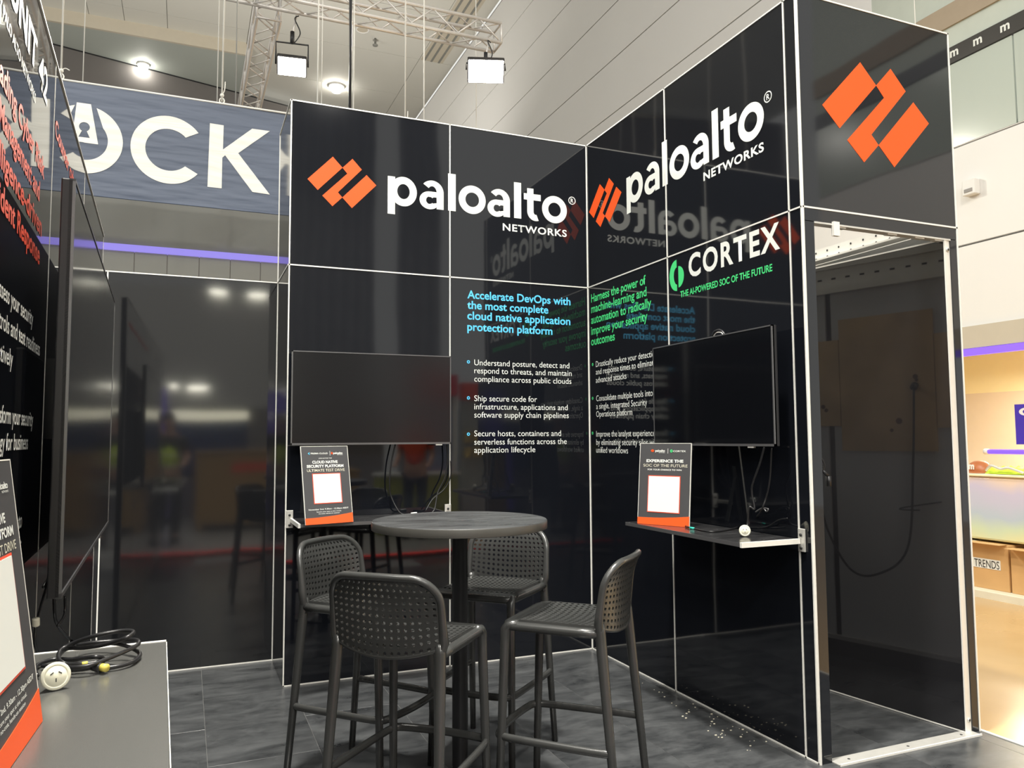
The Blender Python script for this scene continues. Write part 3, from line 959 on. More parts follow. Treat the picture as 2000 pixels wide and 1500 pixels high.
# store room: side wall with perforated beam, back
wS = root('wall_storeroom', kind='structure')
PS = Plane((.98, 0, 0), (0, -1, 0), (-1, 0, 0))
for s0, s1 in ((.0, 1.0), (1.0, 1.97)):
    panel(PS, s0, s1, 0, 2.425, wS, BACKING)
    wbox('outer_panel', PS, s0, s1, 0, 2.425, -.04, -.019, BLACK, wS)
wbox('wall_panel', PA, .0, .98, 0, 2.42, -.018, 0, BACKING, wS)
bmq = box_bm((.945, -1.97, 2.425), (.98, .02, 2.505)); bm_obj('perforated_beam', bmq, TRIM, wS)
bmq = box_bm((.90, -1.97, 2.425), (.945, .02, 2.435)); bm_obj('perforated_beam', bmq, TRIM, wS)
hole_me = None
for k in range(22):
    for zz in (2.448, 2.484):
        P_ = Plane((.9445, 0, 0), (0, -1, 0), (-1, 0, 0))
        flat_poly('beam_hole', P_, [arc(.06 + k * .088, zz, .006, 0, 330, 8)], DARKSLOT, wS, off=.0012)
tr_ = root('threshold', (.5, -2.0, 0), 0, kind='structure')
box('metal_plate', (JL, -2.055, .0), (JR, -1.985, .006), ALU, tr_, .001)
box('plate_lip', (JL, -2.058, .0), (JR, -2.052, .010), TRIM, tr_, .001)
for s in (.15, .5, .84):
    bm_obj('screw', lathe_bm([(.006, .006), (.006, .0075), (0, .008)], (s, -2.02, 0), 10), DARKSLOT, tr_, True)

# open door leaf, hinged at the right jamb, swung into the store room
dr = root('door_1', (.905, -1.985, 0), 0, kind='structure')
ang = math.atan2(1.287 - 2.009, .778 - .889)   # direction of the leaf
ld = Vector((.778 - .889, -1.287 + 2.009, 0)).normalized()
ln = Vector((-ld.y, ld.x, 0))
PL_ = Plane((.889, -2.009, 0), -ld, ln)       # face that looks into the doorway
LEAF = mat('black_gloss_door', (.016, .016, .018), .035, ior=1.85, var=.1, vscale=2)
wbox('door_leaf', PL_, -.80, -.004, .008, 2.345, -.036, 0, LEAF, dr)
wbox('edge_profile', PL_, -.004, .002, .006, 2.35, -.040, .002, TRIM, dr)
wbox('top_profile', PL_, -.80, -.002, 2.345, 2.352, -.038, .001, TRIM, dr)
wbox('bottom_profile', PL_, -.80, -.002, .002, .008, -.038, .001, TRIM, dr)
for z in (.06, 2.30):
    c = PL_.w(.003, z, -.019)
    tube('pivot', [c, c - ld * .004], .011, ALU, dr, sides=14)
    tube('pivot_pin', [c - ld * .003, c - ld * .006], .006, DARKSLOT, dr, sides=12)

# ---- left wall
wE = root('wall_left', kind='structure')
ses = [-7.0, -5.87, -4.87, -3.87 + 1.0 - .0, -1.966, -.90]
ses = [-5.45, -4.87, -3.87, -2.87, -1.966, -.90]
for s0, s1 in zip(ses, ses[1:]):
    panel(PE, s0, s1, 0, 2.415, wE, BLACK_E)
for s in ses[:-1]: trim(PE, s, s, 0, 2.415, wE, .0045)
trim(PE, -.905, -.905, 0, 2.415, wE, .008)
trim(PE, -5.45, -.9, 2.412, 2.412, wE, .004)
wbox('end_post', PE, -.93, -.897, 0, 2.41, -.04, -.019, TVCASE, wE)

# ------------------------------------------------------------------ graphics on the walls
# emblem measured on the front wall, in wall metres relative to its box
EP = [[(1272, 277), (1343, 380), (1181, 570), (1104, 466)],
      [(1407, 306), (1474, 406), (1322, 598), (1354, 645), (1290, 721), (1215, 622), (1378, 435), (1343, 380)],
      [(1508, 455), (1577, 549), (1424, 743), (1354, 645)]]
EPm = [[PC.px(u / 2.273 + 1120, v / 2.273) for u, v in q] for q in EP]
allp = [p for q in EPm for p in q]
ex0, ex1 = min(p[0] for p in allp), max(p[0] for p in allp); ez0, ez1 = min(p[1] for p in allp), max(p[1] for p in allp)


def emblem(P, s0, s1, z0, z1, parent, off=.0012, label='orange emblem of three slanted bars'):
    r = [[(s0 + (x - ex0) / (ex1 - ex0) * (s1 - s0), z0 + (z - ez0) / (ez1 - ez0) * (z1 - z0)) for x, z in q] for q in EPm]
    return flat_poly('emblem', P, r, ORANGE, parent, off, label=label)


emblem(PC, ex0, ex1, ez0, ez1, wC)


# brand word in rounded heavy letters, drawn with rings and bars
def wordmark(P, s0, s1, zbase, zx, zasc, zdesc, parent, off=.0012, m=None):
    """'paloalto': letters built from ring and bar shapes; x-height zx, ascender zasc, descender zdesc"""
    m = m or WHITE
    xh = 1.0; T = .27
    W_ = {'p': 1.08, 'a': .92, 'l': .30, 'o': 1.08, 't': .72}
    gap = {'pa': .10, 'al': .17, 'lo': .11, 'oa': .07, 'lt': .11, 'to': .05}
    word = 'paloalto'; x = 0; pos = []
    for i, ch in enumerate(word):
        pos.append(x); x += W_[ch]
        if i < 7: x += gap[word[i:i + 2]]
    tot = x
    kx = (s1 - s0) / tot; kz = (zx - zbase)
    asc = (zasc - zbase) / kz; dsc = (zdesc - zbase) / kz
    bm = bmesh.new(); lay = [0.0]

    def add(poly):
        lay[0] += 1
        bm_ = bm
        z = off + .00003 * lay[0]
        vs = [bm_.verts.new((s0 + a * kx, zbase + b * kz, z)) for a, b in poly]
        f = bm_.faces.new(vs)

    def ring(cx, cz, rx, rz, ix, iz, a0=0, a1=360, n=40):
        lay[0] += 1; z = off + .00003 * lay[0]
        A = []; B = []
        for k in range(n + 1):
            a = math.radians(a0 + (a1 - a0) * k / n)
            A.append(bm.verts.new((s0 + (cx + rx * math.cos(a)) * kx, zbase + (cz + rz * math.sin(a)) * kz, z)))
            B.append(bm.verts.new((s0 + (cx + ix * math.cos(a)) * kx, zbase + (cz + iz * math.sin(a)) * kz, z)))
        for k in range(n): bm.faces.new((A[k], A[k + 1], B[k + 1], B[k]))
    for ch, x in zip(word, pos):
        w = W_[ch]
        if ch == 'o':
            ring(x + w / 2, .5, w / 2, .53, w / 2 - T, .53 - .26)
        elif ch == 'p':
            add([(x, dsc), (x + T, dsc), (x + T, 1.0), (x, 1.0)])
            ring(x + w - .50, .5, .50, .53, .50 - T, .53 - .26)
        elif ch == 'l':
            add([(x, 0), (x + w, 0), (x + w, asc), (x, asc)])
        elif ch == 'a':
            # double storey a: stem, top hook, bowl
            add([(x + w - T, 0), (x + w, 0), (x + w, .60), (x + w - T, .60)])
            ring(x + w - .44, .60, .44, .43, .44 - T, .43 - .21, 0, 140, 22)
            ring(x + .38, .295, .38, .325, .38 - .25, .325 - .19, 40, 320, 36)
            add([(x + .36, .42), (x + w - T + .01, .42), (x + w - T + .01, .62), (x + .36, .62)])
            add([(x + .36, -.03), (x + w - T + .01, .08), (x + w - T + .01, .22), (x + .36, .16)])
        elif ch == 't':
            add([(x + .14, .30), (x + .14 + T, .30), (x + .14 + T, asc * .88), (x + .14, asc * .88)])
            add([(x, .76), (x + w, .76), (x + w, 1.0), (x, 1.0)])
            ring(x + .14 + .36, .32, .36, .35, .36 - T, .35 - .24, 180, 290, 18)
    mw = P.mat()
    for v in bm.verts: v.co = mw @ v.co
    o = bm_obj('wordmark', bm, m, parent)
    o['label'] = 'large white lower case brand word'
    return o


def reg_mark(P, u, v, r, parent):
    s, z = P.px(u, v)
    ring_poly('registered_mark', P, s, z, r, r * .80, WHITE, parent)
    lettering(P, 'R', s - r * .38, s + r * .42, z - r * .48, r * .95, WHITE, parent, bold=.02, name='registered_mark')


# -- back wall artwork
z_ = PA.px(663, 307)[1]; zb_ = PA.px(688, 407)[1]
emblem(PA, PA.px(600.5, 349)[0], PA.px(735, 358)[0], zb_, z_, wA)
sL, _ = PA.px(757, 400); sR, _ = PA.px(1107, 420)
zbase = PA.px(770, 400)[1]
zbase = (PA.px(868, 411)[1] + PA.px(1020, 427)[1]) / 2
wordmark(PA, sL, sR, zbase, PA.px(770, 345)[1], PA.px(877, 339)[1] + 0.0, PA.px(766, 418)[1], wA)
reg_mark(PA, 1117, 392, .0275, wA)
text_px(PA, 'NETWORKS', 982, 449.5, 1107, .045, WHITE, wA, bold=.022, spacing=1.12)
capH = .0530
for body, vb, uR in (('Accelerate DevOps with', 582.3, 1114.3), ('the most complete', 602.5, 1071), ('cloud native application', 623.3, 1114), ('protection platform', 645.2, 1079)):
    text_px(PA, body, 912.7, vb, uR, .050, CYAN, wA, bold=.020)
for body, vb, uR in (('Understand posture, detect and', 713.3, 1112), ('respond to threats, and maintain', 728.9, 1116.6), ('compliance across public clouds', 745.2, 1116),
                     ('Ship secure code for', 783.4, 1049), ('infrastructure, applications and', 799.4, 1108.7), ('software supply chain pipelines', 815.5, 1111),
                     ('Secure hosts, containers and', 852.2, 1095.8), ('serverless functions across the', 868.6, 1107), ('application lifecycle', 884.5, 1045.6)):
    text_px(PA, body, 926.3, vb, uR, .0365, WHITE, wA, bold=.001)
for v in (706.8, 777.2, 848):
    s, z = PA.px(914.8, v); ring_poly('bullet_mark', PA, s, z, .0105, .0045, CYAN, wA)

# -- right wall artwork
emblem(PB, PB.px(1151, 420)[0], PB.px(1214, 375)[0], PB.px(1174, 443)[1], PB.px(1191, 347)[1], wB)
sL, _ = PB.px(1224, 380); sR, _ = PB.px(1493, 240)
zbB = PB.px(1300, 362)[1]
wordmark(PB, sL, sR, zbB, zbB + (PA.px(770, 345)[1] - zbase), PB.px(1294, 278)[1], PB.px(1226, 418)[1], wB)
reg_mark(PB, 1500, 189, .0275, wB)
text_px(PB, 'NETWORKS', 1374, 353.5, 1492, .043, WHITE, wB, bold=.03, spacing=1.1)
for body, vb, uR in (('Harness the power of', 590.9, 1261), ('machine-learning and', 611.6, 1262.8), ('automation to radically', 632.9, 1272), ('improve your security', 654.2, 1264.6), ('outcomes', 675, 1200.8)):
    text_px(PB, body, 1154.6, vb, uR, .054, GREEN, wB, bold=.018)
for body, vb, uR in (('Drastically reduce your detection', 717, 1283), ('and response times to eliminate', 732, 1281), ('advanced attacks', 748, 1223.5),
                     ('Consolidate multiple tools into', 783.8, 1275), ('a single, integrated Security', 799.2, 1264), ('Operations platform', 814.4, 1235),
                     ('Improve the analyst experience', 853, 1279.5), ('by eliminating security silos with', 869, 1287), ('unified workflows', 884, 1226.6)):
    text_px(PB, body, 1163.8 if vb < 760 else 1164.6, vb, uR, .038, WHITE, wB, bold=.001)
for v in (712, 778, 846):
    s, z = PB.px(1157.7, v); ring_poly('bullet_mark', PB, s, z, .0105, .003, GREEN, wB)
text_px(PB, 'CORTEX', 1345.3, 541.5, 1523.5, .118, WHITE, wB, bold=.028, spacing=1.18)
text_px(PB, 'THE AI-POWERED SOC OF THE FUTURE', 1329, 581, 1508.5, .033, GREEN, wB, bold=.022)
s, z = PB.px(1324, 537)
d_ = .088
flat_poly('emblem', PB, [arc(s - .010, z, .088, 90, 270, 18, kx=.80) + arc(s - .010, z - .004, .048, 270, 90, 12, kx=.62),
                         arc(s + .006, z - .012, .060, 90, -90, 14, kx=.85)], GREEN, wB, label='green two part round emblem')

# -- left wall artwork (read along the wall, from the camera)
def e_text(body, s1, zb, cap, m, bold, wpc):
    w = len(body) * wpc
    lettering(PE, body, s1 - w, s1, zb, cap, m, wE, bold=bold)


e_text('UNIT 42', -3.015, 2.235, .075, WHITE, .03, .078)
e_text('BY PALO ALTO NETWORKS', -3.20, 2.165, .022, WHITE, .015, .022)
for body, s1, zb in (('Leading Cyber Risk', -3.02, 2.043), ('Management and', -3.085, 1.969), ('Intelligence-driven', -3.03, 1.895), ('Incident Response', -3.045, 1.821)):
    e_text(body, s1, zb, .046, RED, .024, .0375)
for body, s1, zb in (('Assess your security', -3.115, 1.660), ('controls and test readiness', -2.985, 1.602), ('effectively', -3.365, 1.541),
                     ('Transform your security', -3.055, 1.424), ('strategy for business', -3.12, 1.370), ('resilience', -3.39, 1.316),
                     ('Respond rapidly to', -3.165, 1.195), ('incidents fast', -3.16, 1.140)):
    e_text(body, s1, zb, .034, WHITE, .010, .0232)
lettering(PE, 'Counter cyber threats with threat intelligence', -2.845, -1.0, 2.225, .046, RED, wE, bold=.024)

# ================================================================== SCREENS
def screen(P, s0, s1, z0, z1, off, label, smat, name='television', bulge=True):
    t = root(name, tuple(P.w((s0 + s1) / 2, z0, 0)), 0, label, 'television')
    wbox('casing', P, s0, s1, z0, z1, off - .028, off - .002, TVCASE, t, .003)
    wbox('rear_housing', P, s0 + (s1 - s0) * .18, s1 - (s1 - s0) * .18, z0 + .03, z1 - (z1 - z0) * .38, off - .052, off - .027, TVCASE, t, .006)
    wbox('screen', P, s0 + .007, s1 - .007, z0 + .012, z1 - .007, off - .004, off - .0006, smat, t)
    for a, b, c, d in ((s0, s1, z1 - .006, z1), (s0, s1, z0, z0 + .011), (s0, s0 + .006, z0, z1), (s1 - .006, s1, z0, z1)):
        wbox('bezel', P, a, b, c, d, off - .012, off + .001, BEZEL, t)
    wbox('logo_plate', P, (s0 + s1) / 2 + .3 if P is PB else (s0 + s1) / 2 + .38, ((s0 + s1) / 2 + .34) if P is PB else (s0 + s1) / 2 + .42, z0 - .008, z0 + .001, off - .012, off, ALU, t)
    wbox('wall_mount', P, (s0 + s1) / 2 - .2, (s0 + s1) / 2 + .2, (z0 + z1) / 2 - .12, (z0 + z1) / 2 + .12, .0012, max(off - .050, .01), TVCASE, t)
    return t


screen(PA, -1.964, -1.012, 1.36, 1.90, .09, 'dark television with a satin screen on the back wall', SCREEN_M)
screen(PB, .945, 1.912, 1.348, 1.892, .105, 'black television on the right wall beside the store room door', SCREEN)
screen(PE, -3.235, -1.50, 1.04, 1.99, .09, 'large television on the left wall seen almost edge on', SCREEN)

# ================================================================== SHELVES
SZ = .942


def bracket(P, s, parent, m=ALU):
    wbox('bracket', P, s - .02, s + .02, SZ - .055, SZ + .045, .0012, .010, m, parent, .002)
    c = P.w(s, SZ + .018, .010); tube('screw', [c, c + P.n * .004], .007, DARKSLOT, parent, sides=10)
    c = P.w(s, SZ - .038, .010); tube('screw', [c, c + P.n * .004], .007, DARKSLOT, parent, sides=10)


def shelf(P, s0, s1, depth, label, arms, edge_sides=(0, 1), m=SHELF):
    t = root('wall_shelf', tuple(P.w((s0 + s1) / 2, SZ, 0)), 0, label, 'shelf')
    wbox('board', P, s0, s1, SZ - .020, SZ, .012, depth, m, t, .0015)
    for k in edge_sides:
        if k == 0: wbox('edge_band', P, s0 - .012, s0, SZ - .021, SZ + .001, .012, depth, TRIM, t)
        else: wbox('edge_band', P, s1, s1 + .012, SZ - .021, SZ + .001, .012, depth, TRIM, t)
    wbox('front_edge', P, s0, s1, SZ - .018, SZ - .0005, depth, depth + .0015, BEZEL if P is not PE else TRIM, t)
    for s in arms: bracket(P, s, t)
    return t


shelf(PA, -1.94, -1.03, .36, 'black shelf with pale end bars on the back wall, behind the round table', (-1.955, -1.005))
shelf(PB, 1.00, 1.935, .33, 'black shelf with pale end bar under the right television', (1.95, .985), (1,))
shE = shelf(PE, -5.2, -3.315, .305, 'wide grey black shelf in the left foreground on the left wall', (-3.30, -5.1), (1,), mat('grey_black_shelf_satin', (.072, .072, .067), .26, ior=1.7, var=.10, vscale=3, stretch=(3, 1, 1)))

# ================================================================== STANDING CARDS
def card(BL, BR, lean, label, lines, logos, H=.42, name='standing_card', edge=True):
    """A3 card on the shelf: bottom corners BL, BR (viewer's left and right); leans back"""
    BL = Vector(BL); BR = Vector(BR); W = (BR - BL).length
    s = (BR - BL).normalized(); n = Vector((s.y, -s.x, 0))
    if n.dot(CAM_C - BL) < 0: n = -n
    up = (Vector((0, 0, 1)) * math.cos(lean) - n * math.sin(lean)).normalized()
    nn = s.cross(up).normalized()
    if nn.dot(n) < 0: nn = -nn

    class CP(Plane):
        pass
    P = CP(BL, s, nn)
    m4 = Matrix.Identity(4)
    for i in range(3):
        m4[i][0] = s[i]; m4[i][1] = up[i]; m4[i][2] = nn[i]; m4[i][3] = BL[i]
    P.mat = lambda off=0.0: m4
    P.w = lambda a, b, off=0.0: m4 @ Vector((a, b, off))
    t = root(name, tuple((BL + BR) / 2), 0, label, 'card')
    box('board', (0, 0, -.006), (W, H, 0), CARD, t, mw=m4)
    for q in ((0, .0, .0015, H), (W - .0015, 0, W, H), (0, H - .0015, W, H)):
        box('cut_edge', (q[0] - .0006, q[1], -.0062), (q[2] + .0006, q[3] + .0006, .0004), CARDEDGE, t, mw=m4)
    # easel strut behind
    box('easel_strut', (W * .35, .0, -.0075), (W * .65, H * .7, -.006), CARDEDGE, t, mw=m4)
    ft = m4 @ Vector((W * .5, H * .55, -.008))
    base = Vector((ft.x, ft.y, BL.z)) - n * (.05)
    sd = s * (W * .10)
    bms = bmesh.new()
    vs = [bms.verts.new(ft - sd), bms.verts.new(ft + sd), bms.verts.new(base + sd * 1.4), bms.verts.new(base - sd * 1.4)]
    f = bms.faces.new(vs); r = bmesh.ops.extrude_face_region(bms, geom=[f])
    for v in [g for g in r['geom'] if isinstance(g, bmesh.types.BMVert)]: v.co += -n * .003
    bm_obj('easel_strut', bms, CARDEDGE, t)
    # orange band with a curved top
    poly = [(0, 0), (W, 0), (W, .052)] + [(W - W * k / 12, .034 + .018 * ((1 - k / 12) ** 2)) for k in range(1, 13)]
    flat_poly('orange_band', P, [poly], mat('orange_print', (.86, .10, .015), .45, var=.12, vscale=3), t, off=.0012)
    # framed blank white square
    c = W * .5; h = W * .30
    zc = H * (.375 if lines[3][0].startswith('EXP') else .45); h = h if lines[3][0].startswith('EXP') else W * .285
    flat_poly('red_border', P, [[(c - h - .004, zc - h - .004), (c + h + .004, zc - h - .004), (c + h + .004, zc + h + .004), (c - h - .004, zc + h + .004)]], RED, t, off=.0012)
    flat_poly('white_square', P, [[(c - h, zc - h), (c + h, zc - h), (c + h, zc + h), (c - h, zc + h)]], WHITE, t, off=.0020)
    for body, x0, x1, zb, cap, bold, mm in lines:
        lettering(P, body, W * x0, W * x1, H * zb, H * cap, mm, t, bold=bold)
    for kind, x0, x1, z0, z1 in logos:
        if kind == 'emblem': emblem(P, W * x0, W * x1, H * z0, H * z1, t)
        elif kind == 'green': ring_poly('emblem', P, W * (x0 + x1) / 2, H * (z0 + z1) / 2, W * (x1 - x0) / 2, W * (x1 - x0) / 5, GREEN, t)
        elif kind == 'blue': flat_poly('emblem', P, [[(W * x0, H * (z0 + z1) / 2), (W * x1, H * z0), (W * (x0 * .4 + x1 * .6), H * (z0 + z1) / 2), (W * x1, H * z1)]], CYAN, t)
        elif kind == 'bar': flat_poly('divider', P, [[(W * x0, H * z0), (W * x1, H * z0), (W * x1, H * z1), (W * x0, H * z1)]], WHITE, t)
    return t


zS = SZ + .001
linesB = [('paloalto', .31, .50, .895, .026, .03, WHITE), ('CORTEX', .66, .90, .893, .020, .015, WHITE), ('NETWORKS', .38, .50, .880, .008, .01, WHITE),
          ('EXPERIENCE THE', .14, .86, .765, .033, .035, WHITE), ('SOC OF THE FUTURE', .08, .94, .708, .033, .004, mat('cream_print', (.62, .60, .48), .5, var=.02)),
          ('FOR YOUR CHANCE TO WIN', .17, .83, .664, .018, .02, WHITE)]
logoB = [('emblem', .22, .29, .89, .925), ('green', .60, .65, .885, .925), ('bar', .555, .560, .875, .935)]
bl = hax(1245, 1022, 2, zS); br = hax(1346, 1030, 2, zS)
card(bl, br, .10, 'upright black and orange card with a white square on the right shelf', linesB, logoB)
CRP = MATS['cream_print']
linesA = [('PRISMA CLOUD', .20, .56, .895, .019, .015, WHITE), ('paloalto', .68, .88, .895, .024, .03, WHITE), ('NETWORKS', .76, .88, .880, .008, .01, WHITE),
          ('JOIN US FOR THE', .36, .64, .835, .012, .01, WHITE), ('CLOUD NATIVE', .22, .76, .775, .033, .035, WHITE), ('SECURITY PLATFORM', .10, .88, .722, .033, .035, WHITE),
          ('ULTIMATE TEST DRIVE', .10, .90, .668, .033, .004, CRP),
          ('November 2nd, 9.30am - 12.30pm AEDT', .08, .92, .178, .018, .01, WHITE), ('Secure your spot at this virtual,', .24, .76, .148, .014, .006, WHITE), ('no-cost, hands-on session', .28, .72, .124, .014, .006, WHITE)]
logoA = [('blue', .14, .185, .885, .925), ('bar', .605, .610, .875, .935), ('emblem', .63, .67, .888, .922)]
bl = hax(597, 1026, 2, zS); br = hax(690, 1019, 2, zS)
card(bl, br, .20, 'upright black and orange card with a white square on the back wall shelf', linesA, logoA)
linesE = linesA[:7] + linesA[7:]
br = hax(82, 1408, 2, zS)
bl = br + (hax(8, 1515, 2, zS) - br).normalized() * .297
card(bl, br, .14, 'tall black and orange card in the left foreground, cut off by the picture edge', linesE, logoA)

# ================================================================== SOCKETS AND CABLES
def socket(c, facing, r, label):
    c = Vector(c); f = Vector(facing).normalized()
    t = root('extension_socket', tuple(c), 0, label, 'socket')
    q = f.to_track_quat('Z', 'Y').to_matrix().to_4x4(); m4 = Matrix.Translation(c) @ q

    def lt(name, prof, m):
        bm = lathe_bm(prof, (0, 0, 0), 28)
        for v in bm.verts: v.co = m4 @ v.co
        return bm_obj(name, bm, m, t, True)
    lt('body', [(0, -.9 * r), (r * .45, -.9 * r), (r * .62, -.6 * r), (r * .85, -.25 * r), (r, -.05 * r), (r, .05 * r), (r * .94, .10 * r), (r * .80, .10 * r)], SOCKETM)
    lt('face', [(r * .80, .10 * r), (r * .74, .04 * r), (r * .70, .10 * r), (0, .12 * r)], mat('cream_face', (.80, .78, .62), .35, var=.02))
    for a, x, y in ((35, -.27, .22), (-35, .27, .22), (90, 0, -.28)):
        m5 = m4 @ Matrix.Translation((x * r, y * r, .118 * r)) @ Matrix.Rotation(math.radians(a), 4, 'Z')
        bm = box_bm((-.13 * r, -.035 * r, -.01 * r), (.13 * r, .035 * r, .02 * r), mw=m5)
        bm_obj('slot', bm, DARKSLOT, t)
    return t


p = hax(108, 1348, 2, zS)
cE = Vector((p.x, p.y + .0, zS + .0248))
socket(cE, (.28, -.85, .12), .0242, 'cream three pin extension socket lying in front of the coiled cable')
p = hax(1455, 1048, 2, zS)
cB = Vector((p.x, p.y, zS + .0265))
socket(cB, (-.45, -.85, .10), .0255, 'cream three pin socket on the right shelf under the television')


def zpath(lst, n=6):
    """px path with heights: (u, v, z)"""
    return smooth_path([hax(u, v, 2, z) for u, v, z in lst], n)


def cpx(x, y): return (60 + x / 7.143, 1180 + y / 7.143)


YEL = mat('yellow_collar', (.62, .52, .10), .4, var=.1)
t = root('coiled_cable', tuple(hax(190, 1290, 2, zS)), 0, 'loosely coiled black power cable with a yellow plug collar on the left shelf', 'cable')
z0 = zS + .007
L1 = [(90, 1000, z0), (60, 900, z0), (130, 830, z0), (330, 770, z0), (600, 770, z0), (900, 735, z0 + .01), (1010, 760, z0), (960, 800, z0), (700, 840, z0), (480, 830, z0 + .012),
      (390, 760, z0 + .016), (420, 640, z0 + .02), (600, 540, z0 + .03), (900, 440, z0 + .045), (1250, 375, z0 + .05), (1430, 385, z0 + .05), (1330, 470, z0 + .045),
      (1050, 560, z0 + .03), (750, 610, z0 + .02), (520, 620, z0 + .018), (410, 700, z0 + .014), (390, 800, z0 + .012), (520, 880, z0 + .010), (800, 860, z0 + .012),
      (1100, 750, z0 + .016), (1400, 620, z0 + .02), (1510, 540, z0 + .024), (1440, 495, z0 + .025), (1200, 510, z0 + .02), (900, 535, z0 + .02), (650, 570, z0 + .016)]
tube('cable', zpath([(*cpx(x, y), z) for x, y, z in L1]), .0042, CABLE, t, sides=8)
L2 = [(650, 570, z0 + .016), (900, 545, z0 + .012), (1220, 555, z0 + .012), (1420, 620, z0 + .008), (1525, 700, z0), (1430, 800, z0), (1250, 860, z0), (1060, 890, z0)]
tube('cable', zpath([(*cpx(x, y), z) for x, y, z in L2]), .0042, CABLE, t, sides=8)
L3 = [(940, 870, z0 + .004), (700, 910, z0), (520, 915, z0), (300, 870, z0), (160, 860, z0)]
tube('cable', zpath([(*cpx(x, y), z) for x, y, z in L3]), .0042, CABLE, t, sides=8)
a = hax(*cpx(1060, 890), z0 and 2, z0 + .004); b = hax(*cpx(990, 880), 2, z0 + .004); c = hax(*cpx(870, 870), 2, z0 + .004)
tube('plug', [a, b], .0075, YEL, t, sides=12); tube('plug', [b, c], [.010, .008], TVCASE, t, sides=12)
a = hax(*cpx(715, 835), 2, z0 + .010); b = hax(*cpx(795, 825), 2, z0 + .010); tube('tag', [a, b], .0042, YEL, t, sides=8)

t = root('hanging_cable', tuple(hax(108, 1180, 0, -2.78)), 0, 'black cable hanging from the left television down to the coil', 'cable')
PT = Plane(PE.w(0, 0, .05), PE.s, PE.n)
def eh(lst, off): return smooth_path([hit(u, v, PE.w(0, 0, off), PE.n) for u, v in lst], 6)
tube('cable', [PE.w(-3.18, 1.06, .05)] + eh([(108, 1110), (106, 1180), (112, 1220), (140, 1252)], .05) + [hax(150, 1262, 2, zS + .008)], .004, CABLE, t)
tube('cable', eh([(127, 1165), (126, 1200), (113, 1222)], .06), .0035, CABLE, t)
t = root('screen_lead', tuple(hax(90, 1160, 0, -2.8)), 0, 'thin black lead looped beside the left wall seam', 'cable')
tube('cable', eh([(98, 1100), (92, 1140), (78, 1190), (68, 1240), (72, 1275), (82, 1310)], .03), .003, CABLE, t)
tube('plug', eh([(70, 1208), (70, 1222)], .035), .008, SOCKETM, t)

# leads of the back wall television
t = root('screen_lead', tuple(PA.w(-1.36, 1.36, .05)), 0, 'black leads hanging from the back wall television to its shelf', 'cable')
def ah(lst, off): return [hit(u, v, PA.w(0, 0, off), PA.n) for u, v in lst]
endA = PA.w(-1.27, SZ + .006, .12)
tube('cable', smooth_path(ah([(772, 868), (764, 905), (761, 945), (764, 970)], .06) + [PA.w(-1.33, SZ + .012, .10), endA]), .0045, CABLE, t)
tube('cable', smooth_path(ah([(873, 868), (874, 905), (868, 935), (855, 962)], .05) + [PA.w(-1.12, SZ + .012, .08), PA.w(-1.2, SZ + .006, .10)]), .0045, CABLE, t)
tube('cable', smooth_path(ah([(880, 900), (880, 930), (868, 955), (845, 975)], .03) + [PA.w(-1.16, SZ + .014, .05)]), .004, CABLE, t)
tube('plug', [endA, PA.w(-1.235, SZ + .008, .12)], .008, WHITE, t)

# leads of the right television
def bh(lst, off): return [hit(u, v, PB.w(0, 0, off), PB.n) for u, v in lst]
c5 = lambda x, y: (1220 + x / 5, 850 + y / 5)
t = root('screen_lead', tuple(PB.w(1.7, 1.35, .06)), 0, 'grey black lead from the right television to the cream socket', 'cable')
ts = cB + Vector((.45, .85, -.10)).normalized() * .022
tube('cable', smooth_path(bh([c5(1365, 115), c5(1320, 280), c5(1250, 480), c5(1245, 580), c5(1268, 720)], .10) + [ts + Vector((.05, .02, .10)), ts + Vector((.045, .03, .02)), ts], 8), .0048, CABLE, t)
t = root('signal_lead', tuple(PB.w(1.6, 1.35, .06)), 0, 'thin lead with a green tip lying across the right shelf', 'cable')
e_ = hax(*c5(680, 912), 2, zS + .004)
tube('cable', smooth_path(bh([c5(1435, 125), c5(1420, 420), c5(1385, 600), c5(1320, 760)], .07) + [hax(*c5(1230, 840), 2, zS + .02), hax(*c5(1050, 915), 2, zS + .004), hax(*c5(850, 942), 2, zS + .004), e_], 8), .0040, CABLE, t)
e2 = hax(*c5(640, 905), 2, zS + .005)
tube('tip', [e_, e2], .006, mat('teal_plug', (.02, .42, .33), .4, var=.05), t)
tube('tip', [e2, hax(*c5(596, 890), 2, zS + .005)], .005, CABLE, t)
t = root('signal_lead', tuple(PB.w(1.75, 1.0, .06)), 0, 'short dark lead curled against the right wall behind the socket', 'cable')
tube('cable', smooth_path(bh([c5(1280, 750), c5(1340, 715), c5(1400, 720), c5(1385, 745), c5(1360, 715)], .06), 8), .0035, BEZEL, t)
tube('cable', smooth_path(bh([c5(1300, 905), c5(1400, 890), c5(1500, 830), c5(1590, 812)], .02), 8), .003, CABLE, t)

# camera on top of the right television
t = root('round_handle', tuple(PB.w(1.4, 1.9, .05)), 0, 'curved black cable loop rising behind the top of the right television', 'cable')
tube('cable', smooth_path(bh([(1392, 656), (1396, 648), (1405, 645), (1412, 649), (1415, 655)], .05), 6), .007, TVCASE, t)
tube('grey_sleeve', smooth_path(bh([(1394, 657), (1400, 650), (1409, 650), (1413, 656)], .056), 6), .003, ALU, t)

